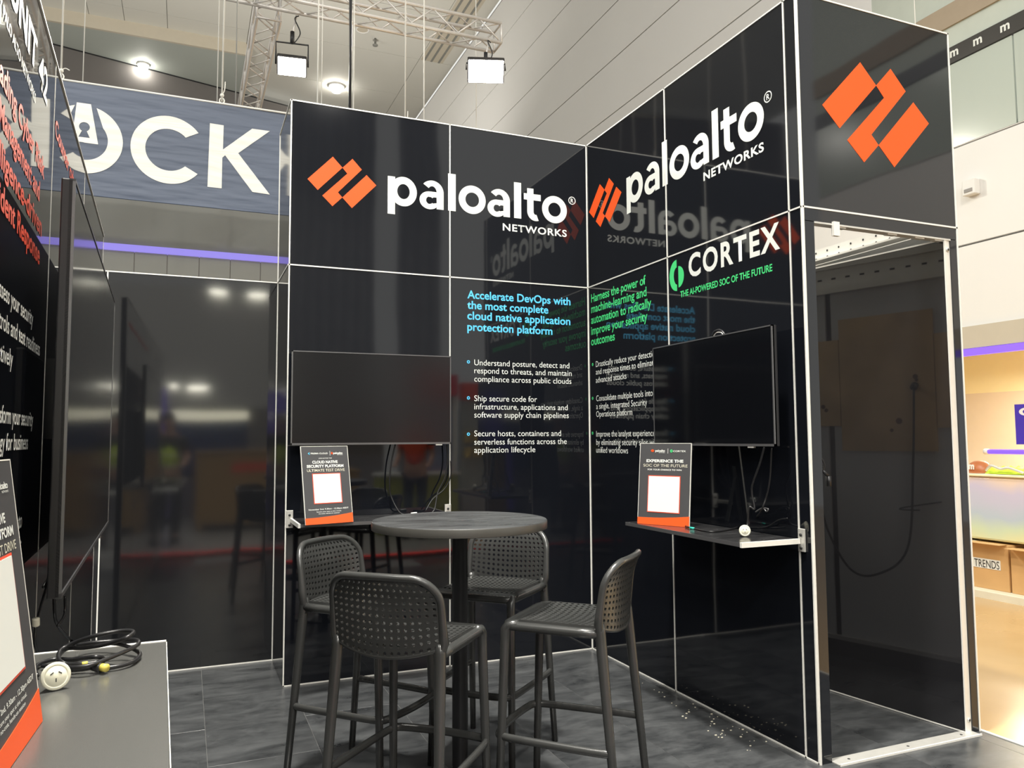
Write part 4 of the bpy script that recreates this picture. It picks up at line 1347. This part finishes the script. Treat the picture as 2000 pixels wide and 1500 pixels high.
# cable loop hanging on the back of the right wall, seen mirrored in the door
t = root('power_cable', (.1, -.6, 1.3), 0, 'black cable drooping inside the store room', 'cable')
tube('cable', smooth_path([(.075, -1.5, 1.68), (.085, -1.48, 1.2), (.09, -1.43, .72), (.10, -1.25, .55), (.10, -1.08, .56), (.09, -.93, .8), (.08, -.88, 1.05)], 8), .007, CABLE, t)
tube('plug', [(.056, -1.5, 1.70), (.08, -1.5, 1.68)], .022, TVCASE, t)
t = root('power_cable', (.9, -1.2, 1.1), 0, 'black connector hanging at the left edge of the doorway', 'cable')
q1 = [hax(u, v, 1, -1.93) for u, v in [(1607, 920), (1618, 930), (1619, 950)]]
tube('plug', [q1[0], q1[1]], .008, TVCASE, t); tube('plug', [q1[1], q1[2]], .012, TVCASE, t)
tube('cable', smooth_path([q1[0], Vector((q1[0].x, -1.93, q1[0].z + .05)), Vector((.055, -1.88, q1[0].z + .2)), Vector((.05, -1.86, q1[0].z + .35))]), .004, CABLE, t)

# ================================================================== BAR TABLE
TX, TY, TH_, TR_ = -1.497, -1.680, 1.070, .347
tb = root('bar_table', (TX, TY, 0), 0, 'round black bar table with a scuffed top among four stools', 'table')
bm_obj('table_top', lathe_bm([(0, TH_ - .036), (TR_ - .012, TH_ - .036), (TR_ - .003, TH_ - .034), (TR_, TH_ - .030), (TR_, TH_ - .004), (TR_ - .002, TH_ - .001), (TR_ - .006, TH_), (0, TH_)], (TX, TY, 0), 96), TABLETOP, tb, False)
bm_obj('edge_band', lathe_bm([(TR_ + .0008, TH_ - .033), (TR_ + .0014, TH_ - .030), (TR_ + .0014, TH_ - .006), (TR_ + .0004, TH_ - .003)], (TX, TY, 0), 96), mat('table_edge_band', (.085, .083, .075), .35, metal=.3, var=.15, vscale=12), tb, True)
bm_obj('column', lathe_bm([(.031, .03), (.031, TH_ - .05), (.05, TH_ - .045), (.05, TH_ - .036)], (TX, TY, 0), 32), TABLEBLACK, tb, True)
bm_obj('base_plate', lathe_bm([(0, .0), (.225, .0), (.228, .006), (.222, .012), (.08, .022), (.04, .03), (.031, .04)], (TX, TY, 0), 48), TABLEBLACK, tb, True)

# ================================================================== STOOLS
FX, FY, RX, RY = .19, .20, .21, -.252
fx, fy, rx, ry, zs_, zj = .177, .173, .186, -.186, .722, .325
BZ, BY_ = .957, -.222


def holes_grid(fn, nu, nv, hole=.30, th=.008, keep=None):
    """perforated sheet: fn(u,v)->Vector on the mid surface, u,v in 0..1"""
    bm = bmesh.new()
    grid = [[bm.verts.new(fn(i / nu, j / nv)) for j in range(nv + 1)] for i in range(nu + 1)]
    edges_mid = {}

    def mid(a, b):
        k = frozenset((a, b))
        if k not in edges_mid: edges_mid[k] = bm.verts.new((a.co + b.co) / 2)
        return edges_mid[k]
    for i in range(nu):
        for j in range(nv):
            a, b, c, d = grid[i][j], grid[i + 1][j], grid[i + 1][j + 1], grid[i][j + 1]
            if keep and not keep((i + .5) / nu, (j + .5) / nv):
                bm.faces.new((a, b, c, d)); continue
            out = [a, mid(a, b), b, mid(b, c), c, mid(c, d), d, mid(d, a)]
            cu, cv = (i + .5) / nu, (j + .5) / nv
            inn = []
            for k, (du, dv) in enumerate(((-.75, -.75), (0, -1), (.75, -.75), (1, 0), (.75, .75), (0, 1), (-.75, .75), (-1, 0))):
                inn.append(bm.verts.new(fn(cu + du * hole / nu, cv + dv * hole / nv)))
            for k in range(8):
                bm.faces.new((out[k], out[(k + 1) % 8], inn[(k + 1) % 8], inn[k]))
    bmesh.ops.recalc_face_normals(bm, faces=bm.faces)
    me = bpy.data.meshes.new('sheet'); bm.to_mesh(me); bm.free()
    o = bpy.data.objects.new('sheet', me); COL.objects.link(o)
    md = o.modifiers.new('s', 'SOLIDIFY'); md.thickness = th; md.offset = 0
    dg = bpy.context.evaluated_depsgraph_get()
    m2 = bpy.data.meshes.new_from_object(o.evaluated_get(dg))
    bpy.data.objects.remove(o); bpy.data.meshes.remove(me)
    for p in m2.polygons: p.use_smooth = False
    return m2


RB = .085     # corner radius of the backrest
HWB = .196


def hw(z):
    """half width of the back at height z"""
    t0 = BZ - RB
    w = HWB - .004 * max(0, (z - .74)) / .22
    if z > t0: w -= RB - math.sqrt(max(0, RB * RB - (z - t0) ** 2))
    return w


def back_y(x, z):
    t = (z - .73) / (BZ - .73)
    y = -.183 - .030 * t - .045 * max(0, t - .55) ** 2 * 2.2
    return y - .038 * (1 - (x / HWB) ** 2) * (1 - .25 * t)


def back_fn(u, v):
    z = .738 + (BZ - .010 - .738) * v
    x = (2 * u - 1) * (hw(min(z, BZ - .012)) - .006)
    z2 = z - .035 * (1 - (x / HWB) ** 2) * (1 - v) ** 2
    return Vector((x, back_y(x, z), z2))


def seat_fn(u, v):
    x = (2 * u - 1) * (fx - .006); y = ry + .012 + (fy - .012 - (ry + .012)) * v
    z = .7335 - .012 * (1 - (2 * u - 1) ** 2) * math.sin(PI * min(1, v * 1.05)) - .010 * max(0, v - .85) / .15
    y -= .030 * (1 - (2 * u - 1) ** 2) * (1 - v) ** 3
    return Vector((x, y, z))


seat_me = holes_grid(seat_fn, 15, 14, .27, .009, keep=lambda u, v: .03 < u < .97 and v < .95)
back_me = holes_grid(back_fn, 16, 11, .27, .009, keep=None)
for m_ in (seat_me, back_me):
    m_.materials.clear(); m_.materials.append(PLASTIC)


def make_stool():
    t = root('bar_stool', (0, 0, 0), 0)
    link('seat', seat_me, PLASTIC, t); link('backrest', back_me, PLASTIC, t)
    # seat frame: rounded rail round the seat
    pts = []
    cr = .035
    corners = [(-fx, ry + .02), (-fx, fy), (fx, fy), (fx, ry + .02)]
    path = [Vector((-rx, ry, zs_ - .006))]
    path += [Vector((-rx + .003, ry + .08, zs_ - .008)), Vector((-fx, fy - cr, zs_ - .008))]
    for k in range(1, 6):
        a = PI - k * (PI / 2) / 6
        path.append(Vector((-fx + cr + cr * math.cos(a), fy - cr + cr * math.sin(a), zs_ - .008)))
    path += [Vector((-fx + cr, fy, zs_ - .008)), Vector((fx - cr, fy, zs_ - .008))]
    for k in range(1, 6):
        a = PI / 2 - k * (PI / 2) / 6
        path.append(Vector((fx - cr + cr * math.cos(a), fy - cr + cr * math.sin(a), zs_ - .008)))
    path += [Vector((fx, fy - cr, zs_ - .008)), Vector((rx - .003, ry + .08, zs_ - .008)), Vector((rx, ry, zs_ - .006))]
    bm_obj('seat_frame', tube_bm(path, .0170, 12), PLASTIC, t, True)
    # back frame: follows the outline of the backrest
    pts = []
    zz = .70
    left = []
    z = zs_ - .03
    while z < BZ - RB - .001:
        left.append(z); z += .03
    nC = 9
    prof = [(hw(max(z, .74)) + .002 if z > .735 else rx + .0, z) for z in left] + [(hw(BZ - RB) - RB + RB * math.cos(a) + .002, BZ - RB + RB * math.sin(a)) for a in [PI / 2 * k / nC for k in range(nC + 1)]]
    P1 = [Vector((-x, back_y(-x, max(z, .73)) + .002, z)) for x, z in prof]
    top = [Vector((x, back_y(x, BZ), BZ + .002 * (1 - (x / .1) ** 2))) for x in (-.06, 0, .06)]
    P2 = [Vector((-v.x, v.y, v.z)) for v in P1[::-1]]
    allp_ = P1 + top + P2
    rr = [.0165 if p.z < .80 else .0125 for p in allp_]
    for _ in range(3):
        rr = [rr[0]] + [(rr[i - 1] + rr[i] + rr[i + 1]) / 3 for i in range(1, len(rr) - 1)] + [rr[-1]]
    bm_obj('back_frame', tube_bm(allp_, rr, 12), PLASTIC, t, True)
    bm_obj('back_hem', tube_bm([back_fn(k / 16, 0) + Vector((0, .001, 0)) for k in range(17)], .0075, 8), PLASTIC, t, True)
    # legs
    for s in (-1, 1):
        a = Vector((s * FX, FY, 0)); b = Vector((s * fx, fy, zs_ - .02))
        bend = b + Vector((0, -.012, .014)); end = b + Vector((0, -.05, .022))
        bm_obj('leg', tube_bm([a, a.lerp(b, .5), a.lerp(b, .93), b, bend, end], [.0135, .0155, .0175, .0185, .0175, .014], 12), PLASTIC, t, True)
        a = Vector((s * RX, RY, 0)); b = Vector((s * rx, ry, zs_))
        bm_obj('leg', tube_bm([a, a.lerp(b, .5), a.lerp(b, .9), b, b + Vector((0, .001, .03))], [.0135, .016, .019, .019, .0155], 12), PLASTIC, t, True)
    # foot rail, U shaped, bowed out at the front
    def on(ax, ay, bx, by): return Vector((ax + (bx - ax) * zj / zs_, ay + (by - ay) * zj / zs_, zj))
    FL = on(-FX, FY, -fx, fy); FR = on(FX, FY, fx, fy); RL = on(-RX, RY, -rx, ry); RR = on(RX, RY, rx, ry)
    for a, b in ((RL, FL), (RR, FR)):
        o_ = Vector((math.copysign(.008, a.x), 0, 0))
        bm_obj('side_rail', tube_bm(smooth_path([a, a.lerp(b, .15) + o_, a.lerp(b, .85) + o_, b], 4), .0130, 10, flat=(1.12, .85)), PLASTIC, t, True)
    bm_obj('foot_rail', tube_bm(smooth_path([FL, FL + Vector((.03, .022, 0)), (FL + FR) / 2 + Vector((0, .034, 0)), FR + Vector((-.03, .022, 0)), FR], 5), .0135, 10, flat=(1.12, .9)), PLASTIC, t, True)
    return t


st = make_stool()
poses = [(-1.794, -1.393, -139.5, 'perforated bar stool left of the table, below the card on the back wall shelf'),
         (-1.775, -2.015, -43, 'perforated bar stool nearest the camera with its back turned'),
         (-1.241, -1.345, 134, 'perforated bar stool behind the table, half hidden by the table top'),
         (-1.181, -1.987, 44.5, 'perforated bar stool right of the table with its seat fully in view')]
poses = [(x, y, a, l) for x, y, a, l in poses]
for k, (x, y, a, lb) in enumerate(poses):
    if k == 0: o = st
    else:
        o = st.copy(); COL.objects.link(o)
        for ch in list(st.children):
            c = ch.copy(); COL.objects.link(c); c.parent = o; c.matrix_parent_inverse = Matrix.Identity(4)
    o.location = (x, y, 0); o.rotation_euler = (0, 0, math.radians(a))
    tag(o, lb, 'stool', 'perforated bar stools around the table')

# ================================================================== ACROSS THE AISLE (mirrored in the panels)
HBK = mat('pale_grey_hall_back', (.62, .62, .60), .7, var=.05, vscale=.3)
ADDED_DRAPE = mat('charcoal_drape', (.26, .26, .265), .9, var=.2, vscale=2)
wh = root('wall_hall_back', kind='structure')
box('hall_board', (-14, -20.6, 0), (.3, -20.4, 6.2), HBK, wh)
for (a, b) in ((.3, 3.1), (3.9, 5.3)):  # cloth sheets added out of view to mirror dark bands in the back wall
    bmd = bmesh.new(); n = int((b - a) / .1); lo_ = []; hi_ = []
    for k in range(n + 1):
        x = a + (b - a) * k / n; y = -20.4 + .08 * math.sin(k * 1.6)
        lo_.append(bmd.verts.new((x, y, .02))); hi_.append(bmd.verts.new((x, y, 15)))
    for k in range(n): bmd.faces.new((lo_[k], lo_[k + 1], hi_[k + 1], hi_[k]))
    bm_obj('added_drape', bmd, ADDED_DRAPE, wh, True)
for k, (x, z, w) in enumerate(((-1.6, 6.05, .5), (-.45, 6.05, .5), (-3.45, 3.19, .25), (-2.2, 3.0, .5), (-4.75, 3.02, .3), (-2.85, 3.05, .2))):
    t = root('hall_lamp', (x, -20.3, z), 0, 'small bright lamp on the far hall wall across the aisle, ' + ['upper left', 'upper right', 'lower row second', 'lower row long one', 'lower row first', 'lower row short one'][k], 'lamp', 'lamps on the hall wall')
    box('lens', (x - w / 2, -20.34, z), (x + w / 2, -20.28, z + .09), LAMPON2, t, .01)
    box('housing', (x - w / 2 - .03, -20.4, z + .09), (x + w / 2 + .03, -20.26, z + .13), TVCASE, t)
# grey stall with a lit strip and a blue poster wall
STALL = mat('grey_stall_wall', (.30, .30, .31), .6, var=.1)
LIT = mat('lit_strip', (1, .97, .75), .4, emit=7.0, ecol=(1, .96, .72))
BLUEB = mat('blue_graphics', (.03, .07, .22), .4, var=.6, vscale=5)
ws = root('wall_opposite', kind='structure')
for k in range(7):
    box('stall_panel', (-6.2 + k * 1.0, -9.30, 0), (-5.21 + k * 1.0, -9.25, 2.0), STALL, ws)
for k, (x0, x1) in enumerate(((-4.2, -3.25), (-2.75, -1.5))):
    t = root('light_strip', (x0, -9.2, 1.8), 0, ['glowing strip over the blue graphic across the aisle, left', 'glowing strip over the blue graphic across the aisle, right'][k], 'lamp', 'stall light strips')
    box('diffuser', (x0, -9.25, 1.77), (x1, -9.20, 1.93), LIT, t)
    box('housing', (x0 - .02, -9.25, 1.93), (x1 + .02, -9.18, 1.96), TVCASE, t)
    t = root('stall_poster', (x0, -9.2, 1.2), 0, ['blue patterned poster across the aisle, left', 'blue patterned poster across the aisle, right'][k], 'poster')
    box('print', (x0, -9.25, .8), (x1, -9.235, 1.74), BLUEB, t)
    box('frame', (x0 - .02, -9.25, .78), (x1 + .02, -9.242, .80), TVCASE, t)
t = root('violet_totem', (-2.97, -8.9, 0), 0, 'violet light totem across the aisle', 'totem')
box('column', (-3.13, -9.0, .06), (-2.82, -8.8, 2.3), mat('violet_totem_skin', (.16, .10, .75), .4, emit=.9, ecol=(.22, .14, .95)), t, .01)
box('base', (-3.25, -9.1, 0), (-2.7, -8.7, .06), TVCASE, t)
CR = mat('crate_board', (.42, .27, .11), .5, var=.12, vscale=4)


def crate(x0, x1, y0, y1, h, label, red=False):
    t = root('shipping_crate', ((x0 + x1) / 2, (y0 + y1) / 2, 0), 0, label, 'crate')
    box('body', (x0, y0, .10), (x1, y1, h), CR, t, .006)
    for k in range(3):
        x = x0 + .03 + k * (x1 - x0 - .12) / 2
        box('skid', (x, y0, 0), (x + .06, y1, .10), CR, t)
    box('lid', (x0 - .02, y0 - .02, h), (x1 + .02, y1 + .02, h + .03), CR, t, .004)
    if red: box('red_label', ((x0 + x1) / 2 - .1, y1, h - .30), (x1 - .15, y1 + .002, h - .16), RED, t)


crate(-4.9, -3.78, -8.2, -7.2, 1.18, 'brown shipping crate across the aisle, farther left')
crate(-2.36, -1.1, -8.2, -7.2, 1.20, 'brown shipping crate with red marking across the aisle', True)
crate(-.6, .0, -8.4, -7.6, .9, 'smaller brown shipping crate across the aisle')
# kiosk with red head and white frame, and a yellow green counter
t = root('display_kiosk', (1.2, -7.4, 0), 0, 'white framed kiosk with a red header across the aisle', 'kiosk')
KR = mat('kiosk_red', (.75, .06, .07), .4, var=.1); KB = mat('kiosk_blue', (.25, .30, .45), .3, var=.2)
box('header', (.80, -7.3, 2.08), (1.45, -7.1, 2.42), KR, t, .01)
box('post', (.80, -7.3, 0), (.87, -7.15, 2.08), WHITE, t); box('post', (1.38, -7.3, 0), (1.45, -7.15, 2.08), WHITE, t)
box('display_panel', (.87, -7.28, .9), (1.38, -7.2, 2.08), KB, t)
box('plinth', (.87, -7.3, 0), (1.38, -7.1, .9), KR, t)
t = root('display_kiosk', (1.9, -7.4, 0), 0, 'orange topped display case with snacks across the aisle', 'kiosk')
box('header', (1.52, -7.3, 2.02), (2.3, -7.1, 2.30), ORANGE, t, .01)
box('case', (1.52, -7.3, .5), (2.3, -7.15, 2.02), mat('case_grey', (.35, .38, .36), .3, var=.3, vscale=9), t)
box('plinth', (1.5, -7.32, 0), (2.32, -7.05, .5), STALL, t)
FOOD = mat('warm_wrappers', (.75, .50, .12), .4, var=.6, vscale=14)
for k in range(10):
    box('packet', (1.56 + (k % 5) * .14, -7.14, 1.10 + .25 * (k // 5)), (1.66 + (k % 5) * .14, -7.04, 1.27 + .25 * (k // 5)), FOOD, t, .01)
t = root('counter', (.7, -6.9, 0), 0, 'yellow green counter with a white top across the aisle', 'counter')
box('front', (.1, -7.0, 0), (1.3, -6.6, .86), mat('olive_yellow', (.35, .38, .06), .5, var=.2), t, .01)
box('top', (.07, -7.03, .86), (1.33, -6.57, .90), WHITE, t, .004)
# red light line low across the aisle
REDL = mat('red_light_line', (1, .05, .03), .4, emit=16.0, ecol=(1, .04, .03))
t = root('red_light_line', (-1, -3.95, .1), 0, 'thin red light line across the aisle mirrored in the black panels', 'lamp')
box('tube', (-2.78, -4.352, .060), (1.8, -4.350, .0635), REDL, t)
box('rail', (-2.78, -4.362, .0), (1.8, -4.352, .07), TVCASE, t)


# ---- people
SKIN = mat('skin', (.50, .30, .22), .5, var=.05)
HAIR = mat('dark_hair', (.03, .02, .015), .6, var=.2)


def skin_mesh(joints, edges, radii, rootv=0, sub=1):
    me = bpy.data.meshes.new('sk'); me.from_pydata([tuple(j) for j in joints], edges, [])
    o = bpy.data.objects.new('sk', me); COL.objects.link(o)
    o.modifiers.new('Skin', 'SKIN')
    if not me.skin_vertices: me.skin_vertices.new()
    for i, r in enumerate(radii):
        me.skin_vertices[0].data[i].radius = (r, r) if not isinstance(r, tuple) else r
        me.skin_vertices[0].data[i].use_root = (i == rootv)
    s = o.modifiers.new('Sub', 'SUBSURF'); s.levels = sub; s.render_levels = sub
    dg = bpy.context.evaluated_depsgraph_get()
    m2 = bpy.data.meshes.new_from_object(o.evaluated_get(dg))
    bpy.data.objects.remove(o)
    for p in m2.polygons: p.use_smooth = True
    return m2


def person(x, y, rz, label, top, trousers, vest=None, arm=0.5):
    t = root('person', (x, y, 0), rz, label, 'person')
    J = [(0, 0, .95), (0, 0, 1.15), (0, 0, 1.38), (0, 0, 1.50), (0, .01, 1.60), (0, .015, 1.71)]
    R_ = [(.15, .11), (.14, .10), (.16, .10), .055, .085, .075]
    E = [(0, 1), (1, 2), (2, 3), (3, 4), (4, 5)]
    Rr = list(R_)

    def add(pts, rad, frm):
        prev = frm
        for p, r in zip(pts, rad):
            J.append(p); Rr.append(r); E.append((prev, len(J) - 1)); prev = len(J) - 1
        return prev
    hands = []
    for s in (-1, 1):
        h = (s * .24, .10 + .18 * arm, 1.02 + .10 * arm)
        w = add([(s * .18, 0, 1.42), (s * .24, -.01, 1.17), h], [.055, .042, .03], 2)
        pw = add([(h[0] * .97, h[1] + .07, h[2] - .02)], [(.034, .02)], w)
        base = Vector(J[pw])
        for q in range(4):
            add([tuple(base + Vector(((q - 1.5) * .018, .035, -.01))), tuple(base + Vector(((q - 1.5) * .020, .06 + .006 * (1.5 - abs(q - 1.5)), -.03)))], [.009, .008], pw)
        add([tuple(base + Vector((-s * .035, .0, .0))), tuple(base + Vector((-s * .045, .03, -.012)))], [.010, .009], pw)
        add([(s * .095, 0, .86), (s * .10, .015, .50), (s * .11, -.01, .09), (s * .115, .12, .04)], [.085, .056, .04, .035], 0)
    body = link('body', skin_mesh(J, E, Rr), SKIN, t)
    tj = [(0, 0, .95), (0, 0, 1.15), (0, 0, 1.38), (0, 0, 1.46)]; tr = [(.162, .125), (.152, .115), (.172, .118), .075]; te = [(0, 1), (1, 2), (2, 3)]
    for s in (-1, 1):
        tj += [(s * .185, 0, 1.42), (s * .225, -.005, 1.24)]; tr += [.068, .058]; n = len(tj); te += [(2, n - 2), (n - 2, n - 1)]
    link('shirt', skin_mesh(tj, te, tr), top, t)
    pj = [(0, 0, .97)]; pr_ = [(.160, .125)]; pe = []
    for s in (-1, 1):
        pj += [(s * .095, 0, .84), (s * .10, .015, .50), (s * .11, -.01, .10)]; pr_ += [.100, .072, .060]; n = len(pj); pe += [(0, n - 3), (n - 3, n - 2), (n - 2, n - 1)]
    link('trousers', skin_mesh(pj, pe, pr_), trousers, t)
    for s in (-1, 1):
        bm = box_bm((s * .115 - .048, -.06, 0), (s * .115 + .048, .20, .085), .03, 3); bm_obj('shoe', bm, TVCASE, t, True, world=False)
    if vest:
        vj = [(0, 0, .98), (0, 0, 1.15), (0, 0, 1.40)]; vr = [(.178, .142), (.17, .132), (.178, .13)]
        link('hi_vis_vest', skin_mesh(vj, [(0, 1), (1, 2)], vr), vest, t)
        for z in (1.05, 1.2):
            pts = [(.192 * math.cos(a), .152 * math.sin(a), z) for a in [2 * PI * k / 20 for k in range(20)]]
            bm_obj('reflective_band', tube_bm(pts, .012, 6, True), ALU, t, True, world=False)
    bm = bmesh.new(); bmesh.ops.create_uvsphere(bm, u_segments=18, v_segments=12, radius=.1, matrix=Matrix.Translation((0, -.012, 1.70)) @ Matrix.Diagonal((.86, 1.02, 1.02, 1)))
    for v in list(bm.verts):
        if v.co.y > .045 and v.co.z < 1.74: bm.verts.remove(v)
        elif v.co.z < 1.64: bm.verts.remove(v)
    bm_obj('hair', bm, HAIR, t, True, world=False)
    for s in (-1, 1):
        bm = bmesh.new(); bmesh.ops.create_uvsphere(bm, u_segments=8, v_segments=6, radius=.011, matrix=Matrix.Translation((s * .03, .088, 1.675)))
        bm_obj('eye', bm, HAIR, t, True, world=False)
        bm = bmesh.new(); bmesh.ops.create_uvsphere(bm, u_segments=8, v_segments=6, radius=.022, matrix=Matrix.Translation((s * .085, .0, 1.665)) @ Matrix.Diagonal((.4, .7, 1.3, 1)))
        bm_obj('ear', bm, SKIN, t, True, world=False)
    bm = bmesh.new(); bmesh.ops.create_cone(bm, cap_ends=True, segments=8, radius1=.016, radius2=.006, depth=.045, matrix=Matrix.Translation((0, .098, 1.655)))
    bm_obj('nose', bm, SKIN, t, True, world=False)
    bm = box_bm((-.022, .082, 1.618), (.022, .094, 1.626), .003); bm_obj('mouth', bm, KR, t, False, world=False)
    return t


DARKC = mat('dark_clothes', (.02, .02, .024), .8, var=.2)
person(-2.72, -6.0, .1, 'person in black clothes and a yellow hi vis vest facing the stand', DARKC, DARKC, HIV, 1.0)
person(-3.42, -6.2, -.2, 'second person in a yellow hi vis vest at the far left across the aisle', DARKC, DARKC, HIV, .8)
person(.52, -6.2, .5, 'person in an orange red shirt beside the red kiosk', mat('orange_shirt', (.75, .10, .04), .7, var=.08), DARKC, None, .4)
# low table between the people and a dark chair, both only mirrored
t = root('work_table', (-3.05, -5.5, 0), 0, 'white topped work table in front of the two vested people', 'table')
box('top', (-3.5, -5.75, .72), (-2.6, -5.45, .75), WHITE, t, .004)
for x in (-3.45, -2.68):
    for y in (-5.72, -5.51): box('leg', (x, y, 0), (x + .03, y + .03, .72), TVCASE, t)

# pale crumbs of plaster swept along the foot of the right wall
bm = bmesh.new(); random.seed(3)
for k in range(70):
    u0_, v0_ = random.choice(((1350, 1388), (1400, 1412), (1440, 1432), (1470, 1450), (1420, 1420), (1395, 1372), (1305, 1345)))
    q = hax(u0_ + random.gauss(0, 22), v0_ + random.gauss(0, 9), 2, 0)
    if q.x > -.03 or q.y < -3.4: continue
    r_ = random.uniform(.0015, .005)
    box_bm((q.x - r_, q.y - r_ * .6, 0.0), (q.x + r_, q.y + r_ * .6, r_ * .5), bm=bm, mw=None)
o = bm_obj('plaster_crumbs', bm, KERB)
tag(o, 'scattered pale plaster crumbs on the dark floor beside the right wall', 'debris', kind='stuff')
